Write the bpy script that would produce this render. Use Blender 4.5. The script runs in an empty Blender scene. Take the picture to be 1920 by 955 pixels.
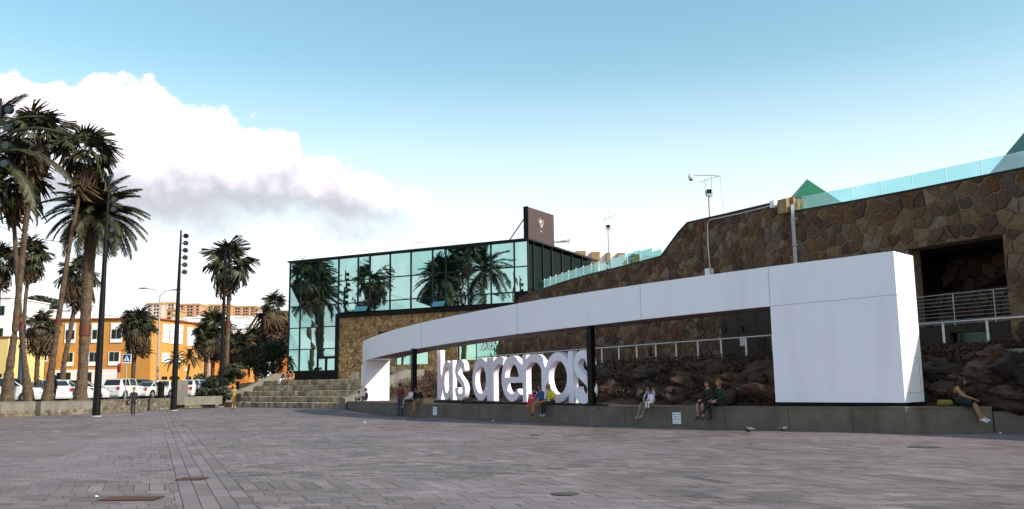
import bpy, bmesh, math, random
from mathutils import Vector, Matrix, noise
R = math.radians
rnd = random.Random(7)
scn = bpy.context.scene
COL = scn.collection

# ------------------------------------------------------------------ camera
F, CX, CY, W_, H_ = 1640.0, 960.0, 477.5, 1920.0, 955.0
EYE = Vector((0, 0, 1.6))
PITCH = math.atan((720 - CY) / F)
ROLL = 0.0133
fwd = Vector((0, math.cos(PITCH), math.sin(PITCH)))
up0 = Vector((0, -math.sin(PITCH), math.cos(PITCH)))
rt0 = Vector((1, 0, 0))
rt = rt0 * math.cos(ROLL) - up0 * math.sin(ROLL)
up = rt0 * math.sin(ROLL) + up0 * math.cos(ROLL)
cd = bpy.data.cameras.new('camera')
cam = bpy.data.objects.new('camera', cd)
COL.objects.link(cam)
m = Matrix.Identity(4)
for i in range(3):
    m[i][0], m[i][1], m[i][2], m[i][3] = rt[i], up[i], -fwd[i], EYE[i]
cam.matrix_world = m
cd.sensor_width = 36.0
cd.lens = 36.0 * F / W_
cd.clip_end = 6000
cd.clip_start = 0.1
scn.camera = cam


def ray(px, py):
    return (fwd + rt * ((px - CX) / F) + up * ((CY - py) / F))


def at(px, py, Y):
    """place in the world seen from the standpoint in that direction at Y metres north"""
    d = ray(px, py)
    return EYE + d * (Y / d.y)


def gnd(px, py, h=0.0):
    d = ray(px, py)
    return EYE + d * ((h - EYE.z) / d.z)


def on_plane(px, py, O, u):
    """hit on vertical plane through O along u -> (distance along u, height)"""
    d = ray(px, py)
    n = Vector((-u[1], u[0], 0))
    k = (Vector((O[0], O[1], 0)) - EYE).dot(n) / d.dot(n)
    p = EYE + d * k
    return (p.x - O[0]) * u[0] + (p.y - O[1]) * u[1], p.z


# ------------------------------------------------------------------ sun and sky
SUN_EL, SUN_DIR = R(36), Vector((0.866, -0.5))
sun_d = bpy.data.lights.new('sun', 'SUN')
sun_d.energy = 3.6
sun_d.angle = R(0.6)
sun_d.color = (1.0, 0.91, 0.81)
sun = bpy.data.objects.new('sun', sun_d)
COL.objects.link(sun)
sv = Vector((SUN_DIR.x, SUN_DIR.y, 0)).normalized() * math.cos(SUN_EL) + Vector((0, 0, math.sin(SUN_EL)))
sun.rotation_euler = sv.to_track_quat('Z', 'Y').to_euler()
sun.location = (20, -20, 60)

world = bpy.data.worlds.new("World")
scn.world = world
world.use_nodes = True
nt = world.node_tree
for n in list(nt.nodes):
    nt.nodes.remove(n)
N, L = nt.nodes, nt.links


def wn(t, **k):
    n = N.new(t)
    for a, b in k.items():
        setattr(n, a, b)
    return n


def wm(op, a, b=None, c=None, clamp=False):
    n = N.new('ShaderNodeMath')
    n.operation = op
    n.use_clamp = clamp
    for i, v in enumerate((a, b, c)):
        if v is None:
            continue
        if isinstance(v, (int, float)):
            n.inputs[i].default_value = v
        else:
            L.new(v, n.inputs[i])
    return n.outputs[0]


def wmix(f, a, b):
    n = N.new('ShaderNodeMix')
    n.data_type = 'RGBA'
    for s, v in ((n.inputs[0], f), (n.inputs[6], a), (n.inputs[7], b)):
        if isinstance(v, (int, float)):
            s.default_value = v
        elif isinstance(v, tuple):
            s.default_value = (*v, 1)
        else:
            L.new(v, s)
    return n.outputs[2]


def wsmooth(x, lo, hi, a=0.0, b=1.0):
    n = N.new('ShaderNodeMapRange')
    n.interpolation_type = 'SMOOTHSTEP'
    L.new(x, n.inputs[0])
    for i, v in ((1, lo), (2, hi), (3, a), (4, b)):
        n.inputs[i].default_value = v
    return n.outputs[0]


sky = wn('ShaderNodeTexSky', sky_type='NISHITA')
sky.sun_disc = False
sky.sun_elevation = SUN_EL
sky.sun_rotation = math.atan2(SUN_DIR.x, SUN_DIR.y)
sky.altitude = 10
sky.air_density = 1.0
sky.dust_density = 1.2
sky.ozone_density = 2.0
tc = wn('ShaderNodeTexCoord')
sep = wn('ShaderNodeSeparateXYZ')
L.new(tc.outputs['Generated'], sep.inputs[0])
gx, gy, gz = sep.outputs
az = wm('ARCTAN2', gx, gy)           # 0 straight ahead, negative to the left
el = wm('ARCSINE', gz)


def curve(x, pts, x0, x1, y1):
    n = N.new('ShaderNodeFloatCurve')
    xi = wm('DIVIDE', wm('SUBTRACT', x, x0), x1 - x0, clamp=True)
    L.new(xi, n.inputs['Value'])
    c = n.mapping.curves[0]
    P = [((p[0] - x0) / (x1 - x0), p[1] / y1) for p in pts]
    while len(c.points) < len(P):
        c.points.new(0.5, 0.5)
    for q, p in zip(c.points, P):
        q.location = p
    n.mapping.update()
    return wm('MULTIPLY', n.outputs[0], y1)


def angs(px, py):
    d = ray(px, py).normalized()
    return math.atan2(d.x, d.y), math.asin(d.z)


def tex(scale, detail, rough, off=0.0, stretch=1.0):
    mp = wn('ShaderNodeMapping')
    mp.inputs['Scale'].default_value = (1, 1, stretch)
    mp.inputs['Location'].default_value = (off, off * .7, 0)
    L.new(tc.outputs['Generated'], mp.inputs[0])
    n = wn('ShaderNodeTexNoise')
    L.new(mp.outputs[0], n.inputs['Vector'])
    n.inputs['Scale'].default_value = scale
    n.inputs['Detail'].default_value = detail
    n.inputs['Roughness'].default_value = rough
    return n.outputs['Fac']


AZ0, AZ1 = -1.1, 0.6
top_pts = [(-1.1, .33)] + [angs(*p) for p in ((0, 118), (90, 142), (200, 145), (300, 158), (400, 195), (480, 220), (550, 255), (640, 290), (700, 345), (790, 380), (900, 400), (1050, 430))] + [(0.6, .13)]
bot_pts = [(-1.1, .17)] + [angs(*p) for p in ((0, 395), (200, 420), (330, 425), (420, 420), (520, 392), (640, 400), (760, 440), (900, 470), (1050, 500))] + [(0.6, .10)]
vt = curve(az, top_pts, AZ0, AZ1, 0.6)
vb = curve(az, bot_pts, AZ0, AZ1, 0.6)
n1 = tex(9, 7, .58, 3.1)
n2 = tex(22, 8, .62, 9.7)
vo = wn('ShaderNodeTexVoronoi', feature='SMOOTH_F1')
vo.inputs['Scale'].default_value = 26
vo.inputs['Detail'].default_value = 2.5
vo.inputs['Roughness'].default_value = .55
vo.inputs['Smoothness'].default_value = .35
L.new(tc.outputs['Generated'], vo.inputs['Vector'])
puff = vo.outputs['Distance']
nz = wm('ADD', wm('ADD', wm('MULTIPLY', wm('SUBTRACT', n1, .47), .10), wm('MULTIPLY', wm('SUBTRACT', n2, .5), .035)), wm('MULTIPLY', wm('SUBTRACT', .50, puff), .022))
dt = wm('ADD', wm('ADD', wm('SUBTRACT', vt, el), .006), nz)
db = wm('ADD', wm('ADD', wm('SUBTRACT', el, vb), .012), wm('MULTIPLY', nz, 1.0))
mk_t = wsmooth(dt, -.002, .009)
mk_b = wsmooth(db, -.03, .03)
infront = wm('LESS_THAN', wm('ABSOLUTE', wm('ADD', az, .35)), 1.2)
fade = wsmooth(az, -.07, -.20)                                   # thins out to the right
main = wm('MULTIPLY', wm('MULTIPLY', mk_t, mk_b), wm('MULTIPLY', infront, fade))
# thickness shading: white heads, grey flat undersides
thick = wm('DIVIDE', wm('SUBTRACT', el, vb), wm('MAXIMUM', wm('SUBTRACT', vt, vb), .02))
n3 = tex(6.5, 6, .55, 5.5)
shade = wsmooth(wm('ADD', wm('ADD', thick, wm('MULTIPLY', wm('SUBTRACT', .5, puff), .35)), wm('MULTIPLY', wm('SUBTRACT', n3, .5), 1.5)), -.05, .50)
# scattered cloud elsewhere (also what the glass front mirrors)
n4 = tex(3.0, 8, .56, 1.3, 2.2)
low = wsmooth(el, .62, .12)
behind = wsmooth(wm('ABSOLUTE', az), 1.3, 1.8)
scat = wm('MULTIPLY', wm('MULTIPLY', wsmooth(n4, .47, .60), low), wm('ADD', wm('MULTIPLY', behind, .9), .0))
n5 = tex(5, 7, .6, 7.7, 3.0)
veil = wm('MULTIPLY', wsmooth(el, .38, .10), wm('ADD', .97, wm('MULTIPLY', wm('SUBTRACT', n5, .5), .25)), clamp=True)

tint = wn('ShaderNodeMix', data_type='RGBA', blend_type='MULTIPLY')
tint.inputs[0].default_value = 1
L.new(sky.outputs[0], tint.inputs[6])
tint.inputs[7].default_value = (1.48, 1.72, 1.36, 1)
KC = 7.6
skyc = tint.outputs[2]
c1 = wmix(veil, skyc, (KC * .90, KC * .96, KC * 1.0))
ccol = wmix(shade, (KC * .50, KC * .52, KC * .57), (KC * 1.04, KC * .93, KC * 1.05))
c2 = wmix(wm('MULTIPLY', main, .96), c1, ccol)
gcol = wmix(wsmooth(n3, .40, .62), (KC * .62, KC * .64, KC * .68), (KC * .96, KC * .95, KC * .97))
c3 = wmix(scat, c2, gcol)
bg = wn('ShaderNodeBackground')
bg.inputs['Strength'].default_value = 0.105
L.new(c3, bg.inputs[0])
wo = wn('ShaderNodeOutputWorld')
L.new(bg.outputs[0], wo.inputs[0])

vs = scn.view_settings
vs.view_transform = 'Standard'
vs.look = 'None'
vs.exposure = 0.66
vs.gamma = 1.0
vs.use_curve_mapping = False

# ------------------------------------------------------------------ materials
MATS = {}


def mat(name, cols, rough=.8, metal=0.0, nscale=6.0, bump=0.0, bscale=30.0, spread=.25, spec=.5, per=False, stain=None, emit=None, alpha=None, coat=0.0, grain=0.0):
    """cols: one colour, or several picked at random per piece (per=True) / blended by noise"""
    if name in MATS:
        return MATS[name]
    mt = bpy.data.materials.new(name)
    mt.use_nodes = True
    t = mt.node_tree
    b = t.nodes['Principled BSDF']
    b.inputs['Roughness'].default_value = rough
    b.inputs['Metallic'].default_value = metal
    b.inputs['Specular IOR Level'].default_value = spec
    b.inputs['Coat Weight'].default_value = coat
    if not isinstance(cols[0], (tuple, list)):
        cols = [cols]
    tcn = t.nodes.new('ShaderNodeTexCoord')
    geo = t.nodes.new('ShaderNodeNewGeometry')
    nn = t.nodes.new('ShaderNodeTexNoise')
    nn.inputs['Scale'].default_value = nscale
    nn.inputs['Detail'].default_value = 6
    nn.inputs['Roughness'].default_value = .6
    t.links.new(geo.outputs['Position'], nn.inputs['Vector'])
    fac = nn.outputs['Fac']
    if per:
        oi = t.nodes.new('ShaderNodeObjectInfo')
        a = t.nodes.new('ShaderNodeMath')
        a.operation = 'ADD'
        t.links.new(oi.outputs['Random'], a.inputs[0])
        t.links.new(geo.outputs['Random Per Island'], a.inputs[1])
        fr = t.nodes.new('ShaderNodeMath')
        fr.operation = 'FRACT'
        t.links.new(a.outputs[0], fr.inputs[0])
        sel = fr.outputs[0]
    else:
        sel = fac
    cr = t.nodes.new('ShaderNodeValToRGB')
    e = cr.color_ramp.elements
    if len(cols) == 1:
        e[0].color = (*cols[0], 1)
        e[1].color = (*cols[0], 1)
    else:
        while len(e) < len(cols):
            e.new(.5)
        lo, hi = (0, 1) if per else (.3, .7)
        for i, c in enumerate(cols):
            e[i].position = lo + (hi - lo) * i / (len(cols) - 1)
            e[i].color = (*c, 1)
        if per:
            cr.color_ramp.interpolation = 'LINEAR'
    t.links.new(sel, cr.inputs[0])
    out = cr.outputs[0]
    mr = t.nodes.new('ShaderNodeMapRange')
    t.links.new(fac, mr.inputs[0])
    mr.inputs[1].default_value, mr.inputs[2].default_value = .3, .7
    mr.inputs[3].default_value, mr.inputs[4].default_value = 1 - spread, 1 + spread
    mx = t.nodes.new('ShaderNodeVectorMath')
    mx.operation = 'SCALE'
    t.links.new(out, mx.inputs[0])
    t.links.new(mr.outputs[0], mx.inputs['Scale'])
    out = mx.outputs[0]
    if grain:
        g = t.nodes.new('ShaderNodeTexNoise')
        g.inputs['Scale'].default_value = bscale * 1.7
        g.inputs['Detail'].default_value = 4
        t.links.new(geo.outputs['Position'], g.inputs['Vector'])
        r2 = t.nodes.new('ShaderNodeMapRange')
        t.links.new(g.outputs['Fac'], r2.inputs[0])
        r2.inputs[1].default_value, r2.inputs[2].default_value = .3, .7
        r2.inputs[3].default_value, r2.inputs[4].default_value = 1 - grain, 1 + grain
        m3 = t.nodes.new('ShaderNodeVectorMath')
        m3.operation = 'SCALE'
        t.links.new(out, m3.inputs[0])
        t.links.new(r2.outputs[0], m3.inputs['Scale'])
        out = m3.outputs[0]
    if stain:
        sc, colr, lo, hi, stretch = stain
        mp = t.nodes.new('ShaderNodeMapping')
        mp.inputs['Scale'].default_value = stretch
        t.links.new(geo.outputs['Position'], mp.inputs[0])
        s = t.nodes.new('ShaderNodeTexNoise')
        s.inputs['Scale'].default_value = sc
        s.inputs['Detail'].default_value = 5
        t.links.new(mp.outputs[0], s.inputs['Vector'])
        r3 = t.nodes.new('ShaderNodeMapRange')
        t.links.new(s.outputs['Fac'], r3.inputs[0])
        r3.inputs[1].default_value, r3.inputs[2].default_value = lo, hi
        m4 = t.nodes.new('ShaderNodeMix')
        m4.data_type = 'RGBA'
        t.links.new(r3.outputs[0], m4.inputs[0])
        t.links.new(out, m4.inputs[6])
        m4.inputs[7].default_value = (*colr, 1)
        out = m4.outputs[2]
    if name == 'paver':
        for sc, th, dark in ((1.9, .055, .55), (.8, .09, .72), (3.7, .03, 1.5)):
            vz = t.nodes.new('ShaderNodeTexVoronoi')
            vz.inputs['Scale'].default_value = sc
            t.links.new(geo.outputs['Position'], vz.inputs['Vector'])
            r5 = t.nodes.new('ShaderNodeMapRange')
            t.links.new(vz.outputs['Distance'], r5.inputs[0])
            r5.inputs[1].default_value, r5.inputs[2].default_value = th * .6, th
            r5.inputs[3].default_value, r5.inputs[4].default_value = dark, 1
            m5 = t.nodes.new('ShaderNodeVectorMath')
            m5.operation = 'SCALE'
            t.links.new(out, m5.inputs[0])
            t.links.new(r5.outputs[0], m5.inputs['Scale'])
            out = m5.outputs[0]
    t.links.new(out, b.inputs['Base Color'])
    rr = t.nodes.new('ShaderNodeMapRange')
    t.links.new(fac, rr.inputs[0])
    rr.inputs[3].default_value, rr.inputs[4].default_value = max(0, rough - .08), min(1, rough + .08)
    if rough > .12:
        t.links.new(rr.outputs[0], b.inputs['Roughness'])
    if bump:
        bn = t.nodes.new('ShaderNodeTexNoise')
        bn.inputs['Scale'].default_value = bscale
        bn.inputs['Detail'].default_value = 5
        t.links.new(geo.outputs['Position'], bn.inputs['Vector'])
        bp = t.nodes.new('ShaderNodeBump')
        bp.inputs['Strength'].default_value = bump
        bp.inputs['Distance'].default_value = .02
        t.links.new(bn.outputs['Fac'], bp.inputs['Height'])
        t.links.new(bp.outputs[0], b.inputs['Normal'])
    if emit:
        b.inputs['Emission Color'].default_value = (*emit[0], 1)
        b.inputs['Emission Strength'].default_value = emit[1]
    MATS[name] = mt
    return mt


def glass_mat(name, col, rough=.03, trans=True, mixf=.25, wav=0.0, wsc=.6):
    """thin pane: tinted see-through mixed with a mirror"""
    if name in MATS:
        return MATS[name]
    mt = bpy.data.materials.new(name)
    mt.use_nodes = True
    t = mt.node_tree
    t.nodes.remove(t.nodes['Principled BSDF'])
    g = t.nodes.new('ShaderNodeBsdfGlossy')
    g.inputs['Color'].default_value = (*col, 1)
    g.inputs['Roughness'].default_value = rough
    if wav:                                     # each pane has its own tone, with faint dust
        oi = t.nodes.new('ShaderNodeObjectInfo')
        ge = t.nodes.new('ShaderNodeNewGeometry')
        du = t.nodes.new('ShaderNodeTexNoise')
        du.inputs['Scale'].default_value = .9
        du.inputs['Detail'].default_value = 6
        t.links.new(ge.outputs['Position'], du.inputs['Vector'])
        ad = t.nodes.new('ShaderNodeMath')
        ad.operation = 'MULTIPLY_ADD'
        t.links.new(oi.outputs['Random'], ad.inputs[0])
        ad.inputs[1].default_value = .6
        t.links.new(du.outputs['Fac'], ad.inputs[2])
        rp = t.nodes.new('ShaderNodeMapRange')
        t.links.new(ad.outputs[0], rp.inputs[0])
        rp.inputs[1].default_value, rp.inputs[2].default_value = .3, 1.2
        mc = t.nodes.new('ShaderNodeMix')
        mc.data_type = 'RGBA'
        t.links.new(rp.outputs[0], mc.inputs[0])
        mc.inputs[6].default_value = (col[0] * .72, col[1] * .86, col[2] * .84, 1)
        mc.inputs[7].default_value = (min(1, col[0] * 1.38), col[1] * 1.14, col[2] * 1.16, 1)
        t.links.new(mc.outputs[2], g.inputs['Color'])
    o = t.nodes['Material Output']
    if wav:
        geo = t.nodes.new('ShaderNodeNewGeometry')
        bn = t.nodes.new('ShaderNodeTexNoise')
        bn.inputs['Scale'].default_value = wsc
        bn.inputs['Detail'].default_value = 2
        t.links.new(geo.outputs['Position'], bn.inputs['Vector'])
        bp = t.nodes.new('ShaderNodeBump')
        bp.inputs['Strength'].default_value = wav
        bp.inputs['Distance'].default_value = .05
        t.links.new(bn.outputs['Fac'], bp.inputs['Height'])
        t.links.new(bp.outputs[0], g.inputs['Normal'])
    if trans:
        tr = t.nodes.new('ShaderNodeBsdfTransparent')
        tr.inputs['Color'].default_value = (*trans, 1)
    else:
        tr = t.nodes.new('ShaderNodeBsdfDiffuse')
        tr.inputs['Color'].default_value = (col[0] * .05, col[1] * .06, col[2] * .06, 1)
    mx = t.nodes.new('ShaderNodeMixShader')
    mx.inputs[0].default_value = mixf
    t.links.new(tr.outputs[0], mx.inputs[1])
    t.links.new(g.outputs[0], mx.inputs[2])
    t.links.new(mx.outputs[0], o.inputs[0])
    MATS[name] = mt
    return mt


M = dict(
    paver=mat('paver', [(.085, .064, .058), (.15, .115, .110), (.11, .085, .083), (.19, .148, .15), (.095, .073, .070), (.16, .128, .138), (.13, .097, .084)], .60, per=True, nscale=.5, spread=.28, bump=.25, bscale=60, spec=.45, grain=.18, stain=(.13, (.20, .158, .185), .50, .78, (1, 1, 1))),
    joint=mat('joint', (.022, .018, .017), .95, nscale=3),
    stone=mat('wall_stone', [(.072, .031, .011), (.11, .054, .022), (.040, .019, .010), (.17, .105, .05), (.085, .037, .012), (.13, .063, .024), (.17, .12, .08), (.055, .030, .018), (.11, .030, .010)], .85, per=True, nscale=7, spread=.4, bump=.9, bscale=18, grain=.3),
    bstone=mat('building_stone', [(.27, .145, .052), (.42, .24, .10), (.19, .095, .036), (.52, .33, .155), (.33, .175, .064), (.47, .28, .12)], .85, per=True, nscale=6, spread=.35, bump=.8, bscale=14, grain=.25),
    mortar=mat('mortar', (.19, .13, .075), .95, nscale=5, spread=.35, bump=.4),
    pale_mortar=mat('pale_mortar', (.38, .34, .25), .95, nscale=5, spread=.2, bump=.4),
    concrete=mat('bench_concrete', (.145, .114, .088), .8, nscale=1.2, spread=.22, bump=.3, bscale=25, grain=.12, stain=(1.4, (.085, .068, .047), .5, .75, (1, 1, .25))),
    grey_conc=mat('grey_concrete', (.17, .152, .125), .85, nscale=1.5, spread=.2, bump=.3, grain=.12, stain=(1.8, (.11, .10, .085), .5, .75, (1, 1, .2))),
    step=mat('step_block', [(.27, .205, .135), (.39, .305, .20), (.17, .13, .09), (.47, .38, .26), (.32, .245, .165), (.20, .155, .105)], .85, per=True, nscale=2.2, spread=.55, bump=.5, bscale=20, grain=.25),
    white=mat('white_panel', (.93, .88, .95), .42, nscale=.5, spread=.02, spec=.5, stain=(1.1, (.76, .70, .76), .58, .98, (1, 1, .10))),
    letter=mat('letter_white', (.90, .83, .95), .4, nscale=2, spread=.02),
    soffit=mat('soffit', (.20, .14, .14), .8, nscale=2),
    seam=mat('seam', (.28, .28, .32), .8),
    black=mat('black_metal', (.004, .0035, .0035), .5, spec=.2, nscale=8, spread=.2),
    dark=mat('dark_frame', (.008, .010, .010), .45, spec=.3),
    bronze=mat('bronze_cladding', (.055, .022, .014), .45, nscale=1.5, spread=.3, grain=.1),
    steel=mat('brushed_steel', (.62, .56, .50), .35, metal=.6, nscale=12, spread=.1),
    galv=mat('galvanised', (.42, .41, .42), .5, metal=.3, nscale=10, spread=.15),
    orange=mat('orange_render', (.56, .25, .055), .9, nscale=.6, spread=.07, bump=.1, stain=(.5, (.49, .20, .04), .55, .8, (1, 1, .3))),
    dorange=mat('dark_orange_render', (.52, .17, .03), .9, nscale=.6, spread=.1),
    yellow=mat('yellow_render', (.72, .52, .20), .9, nscale=.6, spread=.07),
    wall_white=mat('white_render', (.80, .76, .76), .9, nscale=.5, spread=.05, stain=(.4, (.62, .58, .56), .6, .85, (1, 1, .2))),
    win_white=mat('window_white', (.82, .80, .82), .5),
    shutter=mat('shutter', (.62, .60, .60), .6, nscale=3),
    roof_red=mat('clay_roof', (.32, .07, .03), .85, nscale=4, spread=.3),
    brown=mat('brown_panel', (.30, .19, .085), .8, nscale=2, spread=.25, grain=.2),
    soil=mat('soil', [(.03, .018, .012), (.075, .04, .022), (.045, .035, .015)], .95, nscale=4, spread=.4, bump=.8, bscale=9),
    rock=mat('lava_rock', [(.026, .011, .006), (.058, .024, .011), (.038, .020, .011), (.02, .013, .009), (.072, .038, .019)], .9, per=True, nscale=5, spread=.5, bump=1.0, bscale=14, grain=.35),
    asphalt=mat('asphalt', (.05, .048, .047), .9, nscale=2, spread=.2, bump=.3, bscale=60),
    earth=mat('dry_hill', [(.20, .15, .09), (.27, .21, .14)], .95, nscale=.02, spread=.2),
    leaf=mat('fan_leaf', [(.016, .018, .005), (.032, .033, .010), (.055, .048, .016)], .6, per=True, nscale=3, spread=.35),
    dleaf=mat('dead_frond', [(.06, .034, .015), (.12, .07, .032), (.035, .02, .009)], .85, per=True, nscale=3, spread=.3),
    trunk=mat('palm_trunk', [(.055, .034, .02), (.10, .062, .036)], .9, nscale=5, spread=.3, bump=.9, bscale=12, grain=.25),
    trunkp=mat('date_trunk', [(.045, .025, .013), (.13, .085, .052)], .9, nscale=9, spread=.4, bump=1, bscale=14, grain=.3),
    band=mat('painted_band', (.10, .025, .012), .8, nscale=8, spread=.3),
    bush=mat('bush_leaf', [(.012, .02, .008), (.03, .042, .014), (.05, .055, .02)], .6, per=True, nscale=2, spread=.3),
    grass=mat('grass', [(.05, .06, .012), (.09, .09, .025)], .9, nscale=6),
    tyre=mat('tyre', (.015, .015, .015), .85), rim=mat('rim', (.45, .45, .46), .35, metal=.7),
    carglass=mat('car_glass', (.012, .016, .018), .08, spec=.8),
    cwhite=mat('car_white', (.62, .60, .60), .25, coat=.6, spread=.02), cblue=mat('car_blue', (.02, .045, .09), .25, coat=.6, spread=.05),
    cyel=mat('car_yellow', (.55, .42, .05), .3, coat=.5), csil=mat('car_silver', (.45, .43, .40), .3, metal=.3, coat=.5), cdark=mat('car_dark', (.02, .03, .05), .25, coat=.6),
    block=mat('small_block', [(.11, .088, .06), (.18, .15, .105), (.07, .057, .042), (.24, .20, .15)], .9, per=True, nscale=3, spread=.4, bump=.4, grain=.2),
    slab=mat('recess_slab', (.035, .022, .013), .9, nscale=2, spread=.3),  # recess shade is put into this brown; also the service doors' own colour
    red=mat('tail_red', (.45, .02, .02), .3), lamp=mat('lamp_clear', (.7, .7, .68), .2), plate=mat('plate', (.7, .7, .66), .5),
    paper=mat('paper', (.80, .78, .86), .7, spread=.02), ink=mat('ink', (.10, .10, .22), .8),
    sblue=mat('sign_blue', (.01, .05, .16), .5), swhite=mat('sign_white', (.8, .8, .8), .5),
    green=mat('green_glass_roof', (.012, .11, .05), .3, nscale=.8, spread=.1),
    rust=mat('rust_grate', (.07, .03, .018), .8, nscale=20, spread=.4),
    skin=mat('skin', (.40, .20, .12), .6, nscale=8, spread=.06), skind=mat('skin_tan', (.33, .15, .08), .6, nscale=8, spread=.06),
)
M['glass'] = glass_mat('mirror_glass', (.40, .64, .59), .02, False, .90, .09, .55)
M['dglass'] = glass_mat('dark_glass', (.07, .09, .08), .05, False, .35)
M['gglass'] = glass_mat('shop_glass', (.45, .78, .62), .02, False, .78, .06, .5)
M['bglass'] = glass_mat('balustrade_glass', (.75, .95, .95), .02, (.52, .86, .80), .22)
M['cglass'] = glass_mat('clear_balustrade', (.8, .95, 1), .02, (.66, .93, .92), .25)


def cloth(name, c, r=.85):
    return mat('cloth_' + name, c, r, nscale=14, spread=.18, bump=.2, bscale=40)


# ------------------------------------------------------------------ mesh builder
class MB:
    def __init__(s):
        s.v, s.f, s.m = [], [], []

    def add(s, vs, fs, mi=0):
        k = len(s.v)
        s.v += [tuple(v) for v in vs]
        s.f += [tuple(i + k for i in f) for f in fs]
        s.m += [mi] * len(fs)
        return s

    def box(s, c, d, rz=0.0, mi=0, rx=0.0):
        cx, cy, cz = c
        hx, hy, hz = d[0] / 2, d[1] / 2, d[2] / 2
        P = []
        ca, sa = math.cos(rz), math.sin(rz)
        cb, sb = math.cos(rx), math.sin(rx)
        for z in (-hz, hz):
            for x, y in ((-hx, -hy), (hx, -hy), (hx, hy), (-hx, hy)):
                y2, z2 = y * cb - z * sb, y * sb + z * cb
                P.append((cx + x * ca - y2 * sa, cy + x * sa + y2 * ca, cz + z2))
        return s.add(P, [(0, 3, 2, 1), (4, 5, 6, 7), (0, 1, 5, 4), (1, 2, 6, 5), (2, 3, 7, 6), (3, 0, 4, 7)], mi)

    def beam(s, a, b, w, h=None, mi=0, upv=Vector((0, 0, 1))):
        a, b = Vector(a), Vector(b)
        h = h or w
        d = (b - a).normalized()
        sd = d.cross(upv)
        if sd.length < 1e-3:
            sd = Vector((1, 0, 0))
        sd.normalize()
        u2 = sd.cross(d).normalized()
        P = []
        for q in (a, b):
            for x, y in ((-1, -1), (1, -1), (1, 1), (-1, 1)):
                P.append(q + sd * (x * w / 2) + u2 * (y * h / 2))
        return s.add(P, [(0, 1, 2, 3), (7, 6, 5, 4), (0, 4, 5, 1), (1, 5, 6, 2), (2, 6, 7, 3), (3, 7, 4, 0)], mi)

    def prism(s, poly, off, mi=0):
        """poly: 3d points, extruded by off"""
        n = len(poly)
        off = Vector(off)
        P = [Vector(p) for p in poly]
        s.add(P + [p + off for p in P], [tuple(range(n))[::-1], tuple(range(n, 2 * n))] + [(i, (i + 1) % n, n + (i + 1) % n, n + i) for i in range(n)], mi)
        return s

    def tube(s, pts, rad, n=8, mi=0, cap=True):
        pts = [Vector(p) for p in pts]
        if isinstance(rad, (int, float)):
            rad = [rad] * len(pts)
        P = []
        for i, p in enumerate(pts):
            d = (pts[min(i + 1, len(pts) - 1)] - pts[max(i - 1, 0)]).normalized()
            a = d.cross(Vector((0, 0, 1)))
            if a.length < .05:
                a = d.cross(Vector((0, 1, 0)))
            a.normalize()
            b = d.cross(a)
            for k in range(n):
                t = 2 * math.pi * k / n
                P.append(p + (a * math.cos(t) + b * math.sin(t)) * rad[i])
        fs = [(i * n + k, i * n + (k + 1) % n, (i + 1) * n + (k + 1) % n, (i + 1) * n + k) for i in range(len(pts) - 1) for k in range(n)]
        if cap:
            fs += [tuple(range(n))[::-1], tuple(range((len(pts) - 1) * n, len(pts) * n))]
        return s.add(P, fs, mi)

    def ball(s, c, r, nu=12, nv=8, mi=0):
        if isinstance(r, (int, float)):
            r = (r, r, r)
        P = [(c[0], c[1], c[2] - r[2])]
        for j in range(1, nv):
            ph = -math.pi / 2 + math.pi * j / nv
            for i in range(nu):
                t = 2 * math.pi * i / nu
                P.append((c[0] + r[0] * math.cos(ph) * math.cos(t), c[1] + r[1] * math.cos(ph) * math.sin(t), c[2] + r[2] * math.sin(ph)))
        P.append((c[0], c[1], c[2] + r[2]))
        fs = [(0, 1 + (i + 1) % nu, 1 + i) for i in range(nu)]
        for j in range(nv - 2):
            for i in range(nu):
                a, b = 1 + j * nu + i, 1 + j * nu + (i + 1) % nu
                fs.append((a, b, b + nu, a + nu))
        k = len(P) - 1
        fs += [(k - nu + i, k - nu + (i + 1) % nu, k) for i in range(nu)]
        return s.add(P, fs, mi)

    def build(s, name, mats, parent=None, org=None, smooth=False, loc=None):
        o_ = Vector(org) if org is not None else (Vector(parent['_w']) if parent is not None and '_w' in parent else Vector((0, 0, 0)))
        me = bpy.data.meshes.new(name)
        me.from_pydata([(v[0] - o_.x, v[1] - o_.y, v[2] - o_.z) for v in s.v], [], s.f)
        if not isinstance(mats, (list, tuple)):
            mats = [mats]
        for q in mats:
            me.materials.append(q)
        if len(mats) > 1:
            me.polygons.foreach_set('material_index', s.m)
        if smooth:
            me.polygons.foreach_set('use_smooth', [True] * len(me.polygons))
            if smooth == 'auto':
                me.set_sharp_from_angle(angle=R(32))
        me.update()
        o = bpy.data.objects.new(name, me)
        COL.objects.link(o)
        if parent is not None:
            o.parent = parent
            if '_w' in parent:
                o['_w'] = parent['_w']
        else:
            o.location = o_
        if loc is not None:
            o.location = loc
        return o


def tag(o, label=None, cat=None, group=None, kind=None):
    if label:
        o['label'] = label
    if cat:
        o['category'] = cat
    if group:
        o['group'] = group
    if kind:
        o['kind'] = kind
    return o


def thing(name, loc, label, cat, group=None, rz=0.0, world_children=True):
    """an Empty at the base of a thing; children's meshes are given in world metres when world_children"""
    o = bpy.data.objects.new(name, None)
    o.empty_display_size = .3
    COL.objects.link(o)
    o.location = loc
    o.rotation_euler.z = rz
    if world_children:
        o['_w'] = tuple(loc)
    return tag(o, label, cat, group)


def struct(o):
    o['kind'] = 'structure'
    return o


def kids(o):
    return [c for c in bpy.data.objects if c.parent == o]


KID = {}


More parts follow.
